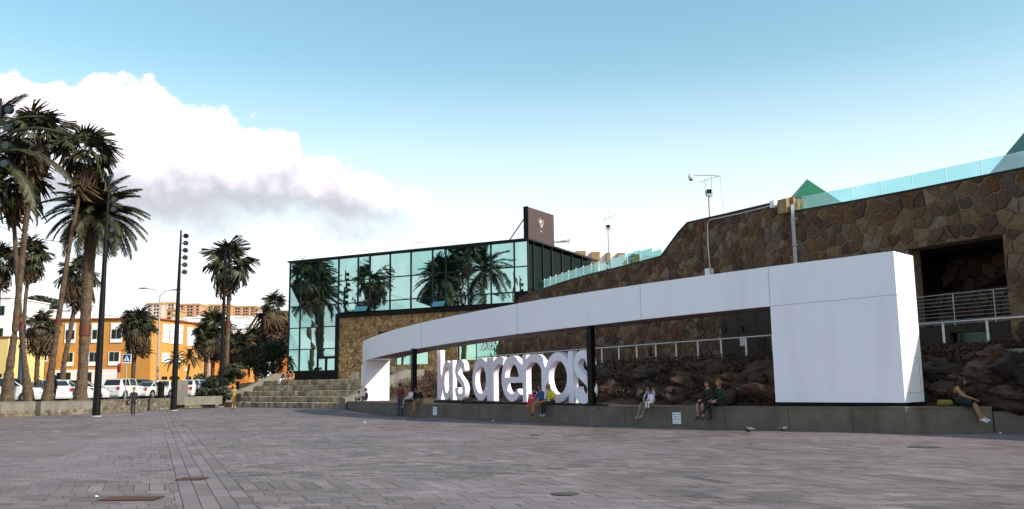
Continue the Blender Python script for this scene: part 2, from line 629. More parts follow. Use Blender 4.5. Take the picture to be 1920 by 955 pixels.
def copy_thing(src, loc, rz=0.0, sc=1.0, label=None, group=None):
    """copy of a thing with copies of its parts and sub-parts (mesh data shared)"""
    r = src.copy()
    COL.objects.link(r)
    r.location, r.rotation_euler, r.scale = loc, (0, 0, rz), (sc, sc, sc)
    if label:
        r['label'] = label
    if group:
        r['group'] = group
    if src.name not in KID:
        KID[src.name] = [(c, kids(c)) for c in kids(src)]
    for c, gs in KID[src.name]:
        c2 = c.copy()
        COL.objects.link(c2)
        c2.parent = r
        for g in gs:
            g2 = g.copy()
            COL.objects.link(g2)
            g2.parent = c2
    return r


def bevel(o, w, seg=1):
    md = o.modifiers.new('bevel', 'BEVEL')
    md.width = w
    md.segments = seg
    md.limit_method = 'ANGLE'
    md.angle_limit = R(40)
    return o

# ================================================================== GROUND
def poly_sheet(name, pts, m_, z=None, thick=0):
    me = MB()
    P = [(p[0], p[1], p[2] if z is None else z) for p in pts]
    me.add(P, [tuple(range(len(P)))])
    o = me.build(name, m_)
    return o


# footprint of the low bench wall (front edge, top height)
BW = []
for px, yt, yb in ((633, 752.6, 764.6), (656, 752.9, 768.5), (679, 753.2, 772.7), (735, 754.8, 779), (812, 757.2, 783), (900, 759, 786.7), (1000, 760.5, 791.7), (1100, 761.5, 796), (1250, 762.2, 800.6), (1360, 762.6, 804), (1480, 762.8, 807.7), (1600, 762.8, 810.8), (1700, 762.6, 814)):
    g = gnd(px, yb)
    t = at(px, yt, g.y)
    BW.append((g.x, g.y, t.z))
BW2 = []
for px, yt, yb in ((1700, 762.6, 814), (1864, 762.4, 811), (1866, 772, 811), (2000, 772, 809), (2300, 775, 808)):
    g = gnd(px, yb)
    t = at(px, yt, g.y)
    BW2.append((g.x, g.y, t.z))
# planter wall at the left, ends at the steps
PW = []
for px, yt, yb in ((-500, 757, 800), (-200, 755, 790), (0, 753.5, 783), (90, 752.5, 779.5), (180, 751, 776), (250, 748.5, 772), (323, 746.5, 767.5), (345, 745.5, 766), (380, 744.5, 764.8), (415, 744, 763.6)):
    g = gnd(px, yb)
    t = at(px, yt, g.y)
    PW.append((g.x, g.y, t.z))
ST_A, ST_B = gnd(418, 763.3), gnd(650, 767.2)       # foot of the steps

SKEW = -0.407


def inside(x, y):
    """is this bit of plaza in front of the surrounding walls"""
    def lim(line, x):
        for a, b in zip(line, line[1:]):
            if min(a[0], b[0]) <= x <= max(a[0], b[0]):
                k = (x - a[0]) / (b[0] - a[0] + 1e-9)
                return a[1] + (b[1] - a[1]) * k
        return None
    if x < PW[-1][0]:
        l = lim(PW, x)
    elif x < BW[0][0]:
        l = lim([ST_A, ST_B], x) or 66
    elif x < BW[-1][0]:
        l = lim(BW, x)
    else:
        l = lim(BW2, x)
    return l is not None and y < l + .35


base = MB()
base.add([(-3000, -3000, -.03), (3000, -3000, -.03), (3000, 5000, -.03), (-3000, 5000, -.03)], [(0, 1, 2, 3)])
ground = struct(base.build('ground', M['asphalt']))
bed = MB()
bed.add([(-60, 2, -.012), (60, 2, -.012), (60, 80, -.012), (-60, 80, -.012)], [(0, 1, 2, 3)])
plaza = struct(bed.build('plaza_paving', M['joint']))

pv = []
su0 = gnd(345, 955).x - SKEW * gnd(345, 955).y
su1 = su0 + 1.0
# rows: ordinary rows .30 deep, header rows 1.0 deep
y = 8.0
k = 0
hdr0 = gnd(500, 918).y
rowspec = []
yy = hdr0
while yy > 8:
    yy -= 6.6
while yy < 76:
    rowspec.append((yy, 1.0, 'h'))
    a = yy + 1.0
    n = 22
    for i in range(n):
        rowspec.append((a + i * 5.6 / n, 5.6 / n, 'f'))
    yy += 6.6
for (y0, dy, kind) in rowspec:
    if y0 < 8.5 or y0 > 75:
        continue
    wdt = .25 if kind == 'h' else .38
    ub, ue = -0.72 * y0 - 1.5 - SKEW * y0, .66 * y0 + 1.5 - SKEW * y0
    off = 0 if kind == 'h' else rnd.choice((0, .22, .11, .33))
    i0 = int(ub / wdt) - 1
    i1 = int(ue / wdt) + 1
    for i in range(i0, i1):
        a, b = i * wdt + off, (i + 1) * wdt + off
        if b <= su0 or a >= su1:
            pass
        else:
            if a < su0 < b:
                b = su0
            elif a < su1 < b:
                a = su1
            else:
                continue
            if b - a < .02:
                continue
        xc = (a + b) / 2 + SKEW * (y0 + dy / 2)
        if inside(xc, y0 + dy / 2):
            pv.append((a, b, y0, y0 + dy))
# strip of long slabs
for c in range(4):
    yy = 8.6 + (c % 2) * .4
    while yy < 74:
        ln = rnd.choice((.7, .8, 1.0))
        a = su0 + c * .25
        if inside(a + SKEW * yy, yy + ln):
            pv.append((a, a + .25, yy, yy + ln))
        yy += ln


def on_screen(p):
    xc = ((p[0] + p[1]) / 2 + SKEW * (p[2] + p[3]) / 2)
    return abs(xc / p[2]) < .60 and p[2] > 11.3


def paver_geo(p, jz=None, gap=.006):
    a, b, c, d = p
    a, b, c, d = a + gap, b - gap, c + gap, d - gap
    z = rnd.uniform(-.0022, .0022) if jz is None else jz
    sl = rnd.uniform(-.0015, .0015)
    T = [(a + SKEW * c, c, z), (b + SKEW * c, c, z + sl), (b + SKEW * d, d, z + sl), (a + SKEW * d, d, z)]
    B = [(q[0], q[1], -.02) for q in T]
    return T + B, [(0, 1, 2, 3), (4, 5, 1, 0), (5, 6, 2, 1), (6, 7, 3, 2), (7, 4, 0, 3)]


GRATES = []   # (u0,u1,y0,y1) openings in the paving for drain grates
for (x0, y0, x1, y1) in ((197, 930.5, 296, 942), (336, 895.5, 384, 902.5)):
    g0, g1 = gnd(x0, y1), gnd(x1, y0)
    ga = gnd(x0, (y0 + y1) / 2)
    gb = gnd(x1, (y0 + y1) / 2)
    GRATES.append((ga.x, gb.x, g0.y, g1.y))


def in_grate(p):
    xc, yc = (p[0] + p[1]) / 2 + SKEW * (p[2] + p[3]) / 2, (p[2] + p[3]) / 2
    return False


pv.sort(key=lambda p: (not on_screen(p), p[2]))
for p in pv[:300]:
    v, f = paver_geo(p)
    cx, cy = v[0][0], v[0][1]
    mb = MB().add([(q[0] - cx, q[1] - cy, q[2]) for q in v], f)
    o = mb.build('paver', M['paver'], org=(0, 0, 0))
    o.parent = plaza
    o.location = (cx, cy, 0)
rest = MB()
for p in pv[300:]:
    v, f = paver_geo(p)
    rest.add(v, f)
o = rest.build('paving_field', M['paver'])
o.parent = plaza
o['kind'] = 'stuff'
print('pavers', len(pv))

# drains and covers
gl = ['long rusty drain grate in the paving at the lower left', 'short drain grate across the paved strip']
for (xa, xb, ya, yb), lab in zip(GRATES, gl):
    t = thing('drain_grate', ((xa + xb) / 2, (ya + yb) / 2, 0), lab, 'drain grate')
    w, d = xb - xa, min(yb - ya, .42)
    MB().box(((xa + xb) / 2, (ya + yb) / 2, .004), (w, d, .008)).build('frame', M['black'], t)
    n = 20 if w > .7 else 10
    for i in range(n):
        MB().box((xa + (i + .5) * w / n, (ya + yb) / 2, .012), (w / n * .45, d * .94, .014)).build('bar', M['rust'], t)
for px, py, r, lab in ((1059, 927, .20, 'dark worn manhole cover with gravelly rim in the middle foreground'), (1732, 839, .36, 'dark oval manhole cover near the bench wall at the right'), (1005, 816, .22, 'small manhole cover below the two seated men')):
    g = gnd(px, py)
    t = thing('manhole_cover', g, lab, 'manhole cover')
    MB().tube([(g.x, g.y, .001), (g.x, g.y, .010)], r, 20).build('rim', M['joint'], t)
    MB().tube([(g.x, g.y, .0), (g.x, g.y, .013)], r * .86, 20).build('lid', M['asphalt'], t)

# ================================================================== BENCH WALL
def norm2(a, b):
    d = Vector((b[0] - a[0], b[1] - a[1], 0)).normalized()
    return d, Vector((-d.y, d.x, 0))


bwt = thing('bench_wall', (BW[6][0], BW[6][1], 0), 'long low grey green concrete bench wall along the edge of the plaza that people sit on', 'wall')
pts = []
for a, b in zip(BW, BW[1:]):
    ln = math.hypot(b[0] - a[0], b[1] - a[1])
    n = max(1, round(ln / 2.1))
    for i in range(n):
        q = [a[j] + (b[j] - a[j]) * i / n for j in range(3)]
        pts.append(q)
pts.append(list(BW[-1]))


def wall_run(pts, parent, m_, thick=.45, cap=.05, name='panel', joint=.008):
    for a, b in zip(pts, pts[1:]):
        d, n = norm2(a, b)
        A, B = Vector((a[0], a[1], 0)) + d * joint, Vector((b[0], b[1], 0)) - d * joint
        mb = MB()
        za, zb = a[2] - cap, b[2] - cap
        mb.prism([A, B, B + Vector((0, 0, zb)), A + Vector((0, 0, za))], n * thick)
        mb.build(name, m_, parent)
        c = MB()
        A2, B2 = A - n * .012 - d * joint, B - n * .012 + d * joint
        c.prism([A2 + Vector((0, 0, za + .003)), B2 + Vector((0, 0, zb + .003)), B2 + Vector((0, 0, zb + cap)), A2 + Vector((0, 0, za + cap))], n * (thick + .03))
        c.build('coping', m_, parent)


wall_run(pts, bwt, M['concrete'])
core = MB()
for a, b in zip(pts, pts[1:]):
    d, n = norm2(a, b)
    A, B = Vector((a[0], a[1], 0)) + n * .03, Vector((b[0], b[1], 0)) + n * .03
    core.prism([A, B, B + Vector((0, 0, b[2] - .06)), A + Vector((0, 0, a[2] - .06))], n * .36)
core.build('core', M['joint'], bwt)
bw2 = thing('bench_wall', (BW2[0][0], BW2[0][1], 0), 'brownish bench wall turning away at the right under the seated woman in black', 'wall')
wall_run(BW2[:2], bw2, M['concrete'])
wall_run(BW2[2:], bw2, M['concrete'])

# ================================================================== MAIN STONE WALL (right)
WU = Vector((-.479, .878, 0)).normalized()
WO = Vector((11.6, 37.6, 0))
WN = Vector((-.878, -.479, 0)).normalized()
RO = Vector((9.82, 36.6, 0))                          # rail line


def rail_pt_(s, h):
    return RO + WU * s + WN * .03 + Vector((0, 0, h))


def wall_pt(s, h, out=0.0, O=WO, U=WU, Nn=WN):
    return O + U * s + Nn * out + Vector((0, 0, h))


def prof(pts, O, U):
    r = [on_plane(px, py, O, U) for px, py in pts]
    r.sort()
    return r


def interp(pr, s):
    if s <= pr[0][0]:
        return pr[0][1]
    for a, b in zip(pr, pr[1:]):
        if s <= b[0]:
            return a[1] + (b[1] - a[1]) * (s - a[0]) / (b[0] - a[0] + 1e-9)
    return pr[-1][1]


def clip(poly, nx, ny, c):
    out = []
    for i in range(len(poly)):
        p, q = poly[i], poly[(i + 1) % len(poly)]
        dp, dq = nx * p[0] + ny * p[1] - c, nx * q[0] + ny * q[1] - c
        if dp <= 0:
            out.append(p)
        if (dp < 0 < dq) or (dq < 0 < dp):
            k = dp / (dp - dq)
            out.append((p[0] + (q[0] - p[0]) * k, p[1] + (q[1] - p[1]) * k))
    return out


def voronoi(s0, s1, h0, h1, cell, gap, top, bot, holes, jit=.42, asp=1.0):
    """irregular stones on a wall: convex cells cut to the outline"""
    ny_, nx_ = int((h1 - h0) / cell) + 3, int((s1 - s0) / (cell * asp)) + 3
    g = {}
    for i in range(-1, nx_):
        for j in range(-1, ny_):
            if rnd.random() < .16:
                continue
            g[i, j] = (s0 + (i + .5 + .5 * (j % 2) + rnd.uniform(-jit, jit)) * cell * asp, h0 + (j + .5 + rnd.uniform(-jit, jit)) * cell)
    res = []
    for (i, j), p in g.items():
        if not (s0 <= p[0] <= s1):
            continue
        t0, b0 = top(p[0]), bot(p[0])
        if p[1] > t0 + cell or p[1] < b0 - cell:
            continue
        c2 = cell * 1.9
        poly = [(p[0] - c2, p[1] - c2), (p[0] + c2, p[1] - c2), (p[0] + c2, p[1] + c2), (p[0] - c2, p[1] + c2)]
        for a in (-2, -1, 0, 1, 2):
            for b in (-2, -1, 0, 1, 2):
                if (a or b) and (i + a, j + b) in g:
                    q = g[i + a, j + b]
                    nx, ny = q[0] - p[0], q[1] - p[1]
                    l = math.hypot(nx, ny)
                    nx, ny = nx / l, ny / l
                    poly = clip(poly, nx, ny, nx * (p[0] + q[0]) / 2 + ny * (p[1] + q[1]) / 2 - gap / 2)
                    if len(poly) < 3:
                        break
            if len(poly) < 3:
                break
        if len(poly) < 3:
            continue
        # cut to outline
        e = .4
        for fn, sg in ((top, 1), (bot, -1)):
            ha, hb = fn(p[0] - e), fn(p[0] + e)
            nx, ny = -(hb - ha) * sg, 2 * e * sg
            l = math.hypot(nx, ny)
            nx, ny = nx / l, ny / l
            poly = clip(poly, nx, ny, nx * p[0] + ny * fn(p[0]) - .03)
            if len(poly) < 3:
                break
        if len(poly) < 3:
            continue
        poly = clip(poly, -1, 0, -s0)
        poly = clip(poly, 1, 0, s1)
        dead = False
        for (a, b, c, d) in holes:
            if len(poly) < 3:
                break
            if min(q[0] for q in poly) < b and max(q[0] for q in poly) > a and min(q[1] for q in poly) < d and max(q[1] for q in poly) > c:
                ds = [(a - p[0], (1, 0, a)), (p[0] - b, (-1, 0, -b)), (c - p[1], (0, 1, c)), (p[1] - d, (0, -1, -d))]
                ds.sort(key=lambda q: -q[0])
                if ds[0][0] < -cell * .35:
                    dead = True
                    break
                poly = clip(poly, *ds[0][1])
        if dead or len(poly) < 3:
            continue
        ar = abs(sum(poly[k][0] * poly[(k + 1) % len(poly)][1] - poly[(k + 1) % len(poly)][0] * poly[k][1] for k in range(len(poly)))) / 2
        if ar < cell * cell * .04:
            continue
        res.append(poly)
    return res


def stone_geo(poly, P, proud=(.02, .07)):
    cx = sum(p[0] for p in poly) / len(poly)
    cy = sum(p[1] for p in poly) / len(poly)
    n = len(poly)
    pr = rnd.uniform(*proud)
    B = [P(p[0], p[1], -.01) for p in poly]
    T = []
    for p in poly:
        k = rnd.uniform(.86, .93)
        T.append(P(cx + (p[0] - cx) * k, cy + (p[1] - cy) * k, pr * rnd.uniform(.7, 1.1)))
    c = P(cx + rnd.uniform(-.04, .04), cy, pr * rnd.uniform(1.0, 1.5))
    v = B + T + [c]
    f = [(i, (i + 1) % n, n + (i + 1) % n, n + i) for i in range(n)] + [(n + i, n + (i + 1) % n, 2 * n) for i in range(n)]
    return v, f


def lay_stones(cells, P, m_, parent, key, nmax=300, proud=(.02, .07)):
    cells.sort(key=key)
    for poly in cells[:nmax]:
        v, f = stone_geo(poly, P, proud)
        MB().add(v, f).build('stone', m_, parent)
    if len(cells) > nmax:
        mb = MB()
        for poly in cells[nmax:]:
            v, f = stone_geo(poly, P, proud)
            mb.add(v, f)
        mb.build('far_stones', m_, parent)['kind'] = 'stuff'


top_px = [(1918, 318), (1836, 334), (1704, 360), (1590, 381), (1491, 398)]
TOPR = prof(top_px, WO, WU)
TOPL = prof([(1489, 372), (1460, 380), (1370, 401), (1290, 419), (1272, 438), (1240, 482), (1180, 498), (1110, 515), (1060, 529), (1000, 549), (975, 560), (955, 592), (930, 660)], WO, WU)
s_break = TOPL[0][0] - .02
hr = sum(h for s, h in TOPR) / len(TOPR)


def wtop(s):
    if s < s_break:
        return interp([(-60, TOPR[0][1])] + TOPR, s)
    return interp(TOPL, s)


S_END = TOPL[-1][0]
PATH_H = 2.45


def wbot(s):
    return PATH_H - .15


oa, ob = on_plane(1708, 466, WO, WU), on_plane(1880, 441, WO, WU)
oc = on_plane(1897, 600, WO, WU)
OP = (ob[0], oa[0] + .15, PATH_H, (oa[1] + ob[1]) / 2)           # the big opening (s0,s1,h0,h1)
print('opening', OP, 'wall tops', TOPR[0], TOPL[0], TOPL[3], S_END)
wt = thing('stone_retaining_wall', wall_pt(5, 0), 'tall dark brown rubble stone wall of the mall rising to the right', 'wall')
# mortar body, in slices following the top edge, leaving the opening
ss = sorted(set([-46, -30, -20] + [s for s, h in TOPR] + [s for s, h in TOPL] + [s_break, OP[0], OP[1], s_break - .02]))
body = MB()
for a, b in zip(ss, ss[1:]):
    ta, tb = wtop(a + 1e-4), wtop(b - 1e-4)
    mid = (a + b) / 2
    h0 = -.02
    segs = [(h0, h0, ta, tb)]
    if OP[0] - 1e-3 <= mid <= OP[1]:
        segs = [(h0, h0, OP[2], OP[2]), (OP[3], OP[3], ta, tb)]
    for (ba, bb, ua, ub_) in segs:
        body.prism([wall_pt(a, ba), wall_pt(a, ua), wall_pt(b, ub_), wall_pt(b, bb)], -WN * .7)
body.build('mortar_body', M['mortar'], wt)
cellsR = voronoi(-15.5, s_break, PATH_H - .2, 10, .43, .024, wtop, wbot, [OP])
cellsL = voronoi(s_break, S_END, PATH_H - .2, 10.2, .36, .022, wtop, wbot, [])
key = lambda p: (p[0][0])
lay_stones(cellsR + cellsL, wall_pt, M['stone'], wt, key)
print('stones', len(cellsR), len(cellsL))
# coping following the top
for a, b in zip(ss, ss[1:]):
    if b - a < .05 or b > S_END + .01:
        continue
    MB().prism([wall_pt(a, wtop(a + 1e-4) + .003, .06), wall_pt(b, wtop(b - 1e-4) + .003, .06), wall_pt(b, wtop(b - 1e-4) + .07, .06), wall_pt(a, wtop(a + 1e-4) + .07, .06)], -WN * .8).build('coping', M['dark'], wt)
MB().prism([wall_pt(s_break, wtop(s_break - .01), .0), wall_pt(s_break, wtop(s_break + .01) + .06, 0), wall_pt(s_break + .25, wtop(s_break + .01) + .06, 0), wall_pt(s_break + .25, wtop(s_break - .01), 0)], WN * .07).build('end_block', M['brown'], wt)

# recess behind the opening: inner stone wall, floor, soffit; slab faces coloured dark to stand for shade
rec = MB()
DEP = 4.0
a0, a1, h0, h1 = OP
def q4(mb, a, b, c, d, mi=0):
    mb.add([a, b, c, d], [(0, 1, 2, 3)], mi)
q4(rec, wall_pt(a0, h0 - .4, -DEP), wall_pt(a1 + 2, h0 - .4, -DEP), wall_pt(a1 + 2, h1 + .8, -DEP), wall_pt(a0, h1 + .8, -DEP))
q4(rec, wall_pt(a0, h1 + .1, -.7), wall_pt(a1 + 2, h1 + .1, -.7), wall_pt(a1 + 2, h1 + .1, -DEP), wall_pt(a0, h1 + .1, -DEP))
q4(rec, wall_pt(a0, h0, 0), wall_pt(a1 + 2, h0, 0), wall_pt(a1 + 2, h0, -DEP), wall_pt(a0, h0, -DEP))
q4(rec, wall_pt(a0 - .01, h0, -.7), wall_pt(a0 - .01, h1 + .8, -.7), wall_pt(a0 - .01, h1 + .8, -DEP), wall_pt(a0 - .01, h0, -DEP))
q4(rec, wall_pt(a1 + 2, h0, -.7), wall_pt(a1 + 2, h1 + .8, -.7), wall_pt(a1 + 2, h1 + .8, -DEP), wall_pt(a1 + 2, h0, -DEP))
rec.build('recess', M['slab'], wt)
ins = voronoi(a0, a1 + 1.5, h0, h1, .6, .05, lambda s: h1, lambda s: h0, [])
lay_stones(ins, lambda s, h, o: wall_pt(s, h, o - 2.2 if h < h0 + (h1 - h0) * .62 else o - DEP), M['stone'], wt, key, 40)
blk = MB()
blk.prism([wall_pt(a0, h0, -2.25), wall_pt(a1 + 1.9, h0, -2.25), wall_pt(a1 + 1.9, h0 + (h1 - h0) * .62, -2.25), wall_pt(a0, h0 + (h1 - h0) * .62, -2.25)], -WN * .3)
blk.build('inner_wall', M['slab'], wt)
# concrete parapet, coloured dark for the recess shade, with a low dark slot under the barred rail
p0, p1 = on_plane(1745, 612, WO, WU), on_plane(1893, 604, WO, WU)
hp = (p0[1] + p1[1]) / 2
q0, q1 = on_plane(1778, 623, WO, WU), on_plane(1862, 648, WO, WU)
wmid = [(a0, q1[0], h0, hp), (q0[0], a1, h0, hp), (q1[0], q0[0], q0[1] - .03, hp), (q1[0], q0[0], h0, q1[1] + .02)]
for a, b, c, d in wmid:
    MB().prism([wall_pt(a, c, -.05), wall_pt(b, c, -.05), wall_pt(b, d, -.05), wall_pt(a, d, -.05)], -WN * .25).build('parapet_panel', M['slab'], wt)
MB().prism([wall_pt(q1[0], q1[1], -.27), wall_pt(q0[0], q1[1], -.27), wall_pt(q0[0], q0[1], -.27), wall_pt(q1[0], q0[1], -.27)], -WN * .03).build('slot_window', M['dglass'], wt)
rb = thing('barred_railing', wall_pt((a0 + a1) / 2, hp), 'steel railing of thin horizontal bars inside the dark opening of the stone wall', 'railing')
b0, b1 = on_plane(1745, 553, WO, WU), on_plane(1893, 541, WO, WU)
ht = (b0[1] + b1[1]) / 2
for i in range(9):
    h = hp + .06 + (ht - hp - .06) * i / 8
    MB().tube([wall_pt(a0 + .05, h, -.12), wall_pt(a1 + .6, h, -.12)], .009 if i < 8 else .016, 6).build('bar', M['galv'], rb)
for s in (a0 + .6, a0 + 2.1, a0 + 3.6):
    MB().tube([wall_pt(s, hp, -.15), wall_pt(s, ht + .02, -.15)], .018, 6).build('post', M['steel'], rb)

# --- dark service doors behind the handrail, left of the pier
d0, d1 = on_plane(1358, 640, WO, WU)[0], on_plane(1500, 640, WO, WU)[0]
dh = on_plane(1400, 583, WO, WU)[1]
sdoor = thing('service_doors', wall_pt((d0 + d1) / 2, PATH_H, .05), 'dark brown metal service doors with round vents behind the handrail left of the white pier', 'door')
nn_ = 4
for k in range(nn_):
    a_, b_ = d0 + (d1 - d0) * k / nn_ - .015, d0 + (d1 - d0) * (k + 1) / nn_ + .015
    MB().prism([wall_pt(a_, PATH_H, .10), wall_pt(b_, PATH_H, .10), wall_pt(b_, dh, .10), wall_pt(a_, dh, .10)], WN * .05).build('door_leaf', M['slab'], sdoor)
for px in (1363, 1395):
    s_, h_ = on_plane(px, 618, WO, WU)
    MB().tube([wall_pt(s_, h_, .15), wall_pt(s_, h_, .22)], .15, 14).build('round_vent', M['black'], sdoor)
for px, y0_, y1_, w_ in ((1432, 638, 648, .5), (1440, 655, 668, .4)):
    s_, h_ = on_plane(px, (y0_ + y1_) / 2, WO, WU)
    MB().box(wall_pt(s_, h_, .17), (w_, .06, .34), rz=math.atan2(WU.y, WU.x)).build('vent_grille', M['black'], sdoor)
s_, h_ = on_plane(1393, 641, RO, WU)
o = MB().box(rail_pt_(s_, h_), (.28, .02, .34), rz=math.atan2(WU.y, WU.x)).build('small_sign', M['galv'], org=tuple(rail_pt_(s_, h_)))
tag(o, 'small pale plate hanging on the handrail left of the white pier', 'sign')

# --- small service things on the wall
s_, h_ = on_plane(1489, 398, WO, WU)
s2, h2 = on_plane(1495, 494, WO, WU)
dp_ = thing('downpipe', wall_pt(s_, h2, .15), 'grey square downpipe fixed to the stone wall at the step in its top', 'pipe')
MB().beam(wall_pt(s_ - .05, h2 - 1.5, .15), wall_pt(s_ - .05, h_ + .3, .15), .13, .1).build('pipe', M['galv'], dp_)
for k in (.2, .55, .9):
    MB().box(wall_pt(s_ - .05, h2 - 1 + (h_ - h2 + 1) * k, .13), (.2, .2, .05)).build('bracket', M['galv'], dp_)
cn = thing('cable_conduit', wall_pt(8, 7), 'thin pale conduit running under the wall top and bending down to a white box', 'conduit')
path = [on_plane(*q, WO, WU) for q in ((1336, 512), (1331, 460), (1330.5, 420), (1334, 413), (1400, 399), (1452, 385.5))]
MB().tube([wall_pt(s, h, .12) for s, h in path], .028, 6).build('pipe', M['steel'], cn)
for (px, py, w, hh, nm, mm) in ((1336, 511, .32, .34, 'junction_box', M['win_white']), (1458, 384, .26, .30, 'lamp_box', M['win_white']), (1477, 388, .5, .6, 'gold_box', M['brown'])):
    s, h = on_plane(px, py, WO, WU)
    MB().box(wall_pt(s, h, .2), (w, .28, hh), rz=math.atan2(WU.y, WU.x)).build(nm, mm, cn)


def mast(px, yb, yt, hb, O_, label, cam_head=True, k=1.0, dist=0.0):
    s, h = on_plane(px, yb, O_, WU)
    _, hT = on_plane(px, yt, O_, WU)
    p = O_ + WU * s
    t = thing('camera_mast', (p.x, p.y, h), label, 'mast')
    w = lambda dx, z, dy=0: (p.x + dx, p.y + dy, z)
    MB().tube([w(0, h - .2), w(0, hT - .1)], .05 * k, 8).build('pole', M['galv'], t)
    x = [hT + v * k for v in (0, .1, .55, .75)]
    MB().box(w(.02, hT, 0), (.30 * k, .2 * k, .30 * k)).build('floodlight', M['galv'], t)
    MB().box(w(.0, hT + .08, -.11 * k), (.22 * k, .02, .2 * k)).build('lamp_lens', M['black'], t)
    fr = MB()
    fr.tube([w(-.16 * k, hT - .1), w(-.16 * k, x[2] + .2 * k)], .018 * k, 6)
    fr.tube([w(.16 * k, hT - .1), w(.16 * k, x[2] + .3 * k)], .018 * k, 6)
    fr.tube([w(-.42 * k, x[2] + .02, 0), w(.62 * k, x[3] + .16 * k, 0)], .018 * k, 6)
    fr.build('bracket', M['galv'], t)
    if cam_head:
        MB().tube([w(-.85, x[2] + .38), w(.3, x[2] + .36), w(.62, x[2] + .30)], .024, 6).build('arm', M['galv'], t)
        MB().tube([w(.62, x[2] + .30), w(.66, x[2] - 1.2), w(.70, x[2] - 1.35)], .01, 5).build('cable', M['galv'], t)
        c = MB()
        c.ball(w(-.85, x[2] + .27), (.15, .15, .16), 12, 8)
        c.tube([w(-.85, x[2] + .30), w(-.85, x[2] + .46)], .1, 10)
        c.build('dome_camera', M['win_white'], t, smooth=True)
        MB().ball(w(-.85, x[2] + .18), (.10, .10, .10), 10, 6).build('lens', M['black'], t, smooth=True)
    return t


mast(1331, 407, 362, 8, WO - WN * .9, 'thin mast with white dome camera and crossed arms above the stone wall')
mast(1141.5, 470, 426, 8, Vector((20, 60, 0)), 'smaller slim mast with floodlight standing far behind the glass balustrade', False, 1.25)

# --- glass balustrades
bt = thing('glass_balustrade', wall_pt(-4, hr), 'frameless clear glass balustrade on top of the high right stone wall', 'balustrade')
js = [on_plane(px, 340, WO, WU)[0] for px in (1490, 1539, 1590, 1644, 1704, 1768, 1836, 1908, 1985, 2070)]
for a, b in zip(js, js[1:]):
    A, B = a - .012, b + .012
    ha, hb = wtop(A) + .06, wtop(B) + .06
    MB().prism([wall_pt(A, ha, -.2), wall_pt(B, hb, -.2), wall_pt(B, hb + .60, -.2), wall_pt(A, ha + .60, -.2)], -WN * .014).build('glass_pane', M['cglass'], bt)
    MB().beam(wall_pt(B, hb, -.19), wall_pt(B, hb + .6, -.19), .012).build('clamp', M['galv'], bt)
bt2 = thing('glass_balustrade', wall_pt(15, wtop(15)), 'green tinted glass balustrade climbing the sloping wall beside the glass building', 'balustrade')
js = [on_plane(px, 510, WO, WU)[0] for px in (1002, 1016, 1027, 1037, 1049, 1061, 1075, 1089, 1104, 1118)]
for a, b in zip(js, js[1:]):
    A, B = a - .04, b + .04
    ha, hb = wtop(A) + .06, wtop(B) + .06
    MB().prism([wall_pt(A, ha, -.2), wall_pt(B, hb, -.2), wall_pt(B, hb + .60, -.2), wall_pt(A, ha + .60, -.2)], -WN * .014).build('glass_pane', M['bglass'], bt2)
    MB().beam(wall_pt(b, wtop(b), -.2), wall_pt(b, wtop(b) + .72, -.2), .05).build('post', M['win_white'], bt2)
bt3 = thing('glass_balustrade', wall_pt(11, wtop(11)), 'pale see-through glass balustrade between the green glass and the rising stone wall', 'balustrade')
js = [on_plane(px, 490, WO, WU)[0] for px in (1119, 1136, 1155, 1171, 1196, 1218, 1236)]
hts = (.5, .62, .68, .68, .6, .4)
for (a, b), k in zip(zip(js, js[1:]), hts):
    A, B = a - .03, b + .03
    ha, hb = wtop(A) + .06, wtop(B) + .06
    MB().prism([wall_pt(A, ha, -.2), wall_pt(B, hb, -.2), wall_pt(B, hb + k, -.2), wall_pt(A, ha + k, -.2)], -WN * .014).build('glass_pane', M['cglass'], bt3)
    MB().beam(wall_pt(b, wtop(b), -.2), wall_pt(b, wtop(b) + k, -.2), .04).build('post', M['win_white'], bt3)

# --- green pyramids on the roof
for apex, l, r, Y, lab in (((1513, 336), (1468, 396), (1569, 396), 46, 'dark green glass pyramid rooflight behind the clear balustrade'), ((1961, 200), (1866, 336), (2058, 336), 36, 'green pyramid rooflight cut off by the right edge of the photo')):
    A = at(*apex, Y)
    Lp, Rp = at(*l, Y), at(*r, Y)
    w = (Rp.x - Lp.x) / 2
    t = thing('pyramid_rooflight', (A.x, A.y, Lp.z - 1), lab, 'rooflight')
    zb = Lp.z - .6
    w2 = w * (A.z - zb) / (A.z - Lp.z)
    c = [(A.x - w2, Y - w2, zb), (A.x + w2, Y - w2, zb), (A.x + w2, Y + w2, zb), (A.x - w2, Y + w2, zb)]
    for i in range(4):
        MB().add([c[i], c[(i + 1) % 4], tuple(A)], [(0, 1, 2)]).build('glass_face', M['green'], t)
    MB().box((A.x, Y, zb - .15), (2 * w2 + .1, 2 * w2 + .1, .3)).build('base', M['green'], t)
roof = MB()
roof.prism([wall_pt(-30, 7.6, -.7), wall_pt(22, 7.0, -.7), wall_pt(22, 7.0, -30), wall_pt(-30, 7.6, -30)], (0, 0, -.3))
rt_ = roof.build('mall_roof', M['grey_conc'], org=tuple(wall_pt(0, 7, -10)))
tag(rt_, 'flat roof terrace of the mall behind the stone wall', 'roof')

# ================================================================== PATH, RAIL, EMBANKMENT
def rail_pt(s, h, out=0):
    return RO + WU * s + WN * out + Vector((0, 0, h))


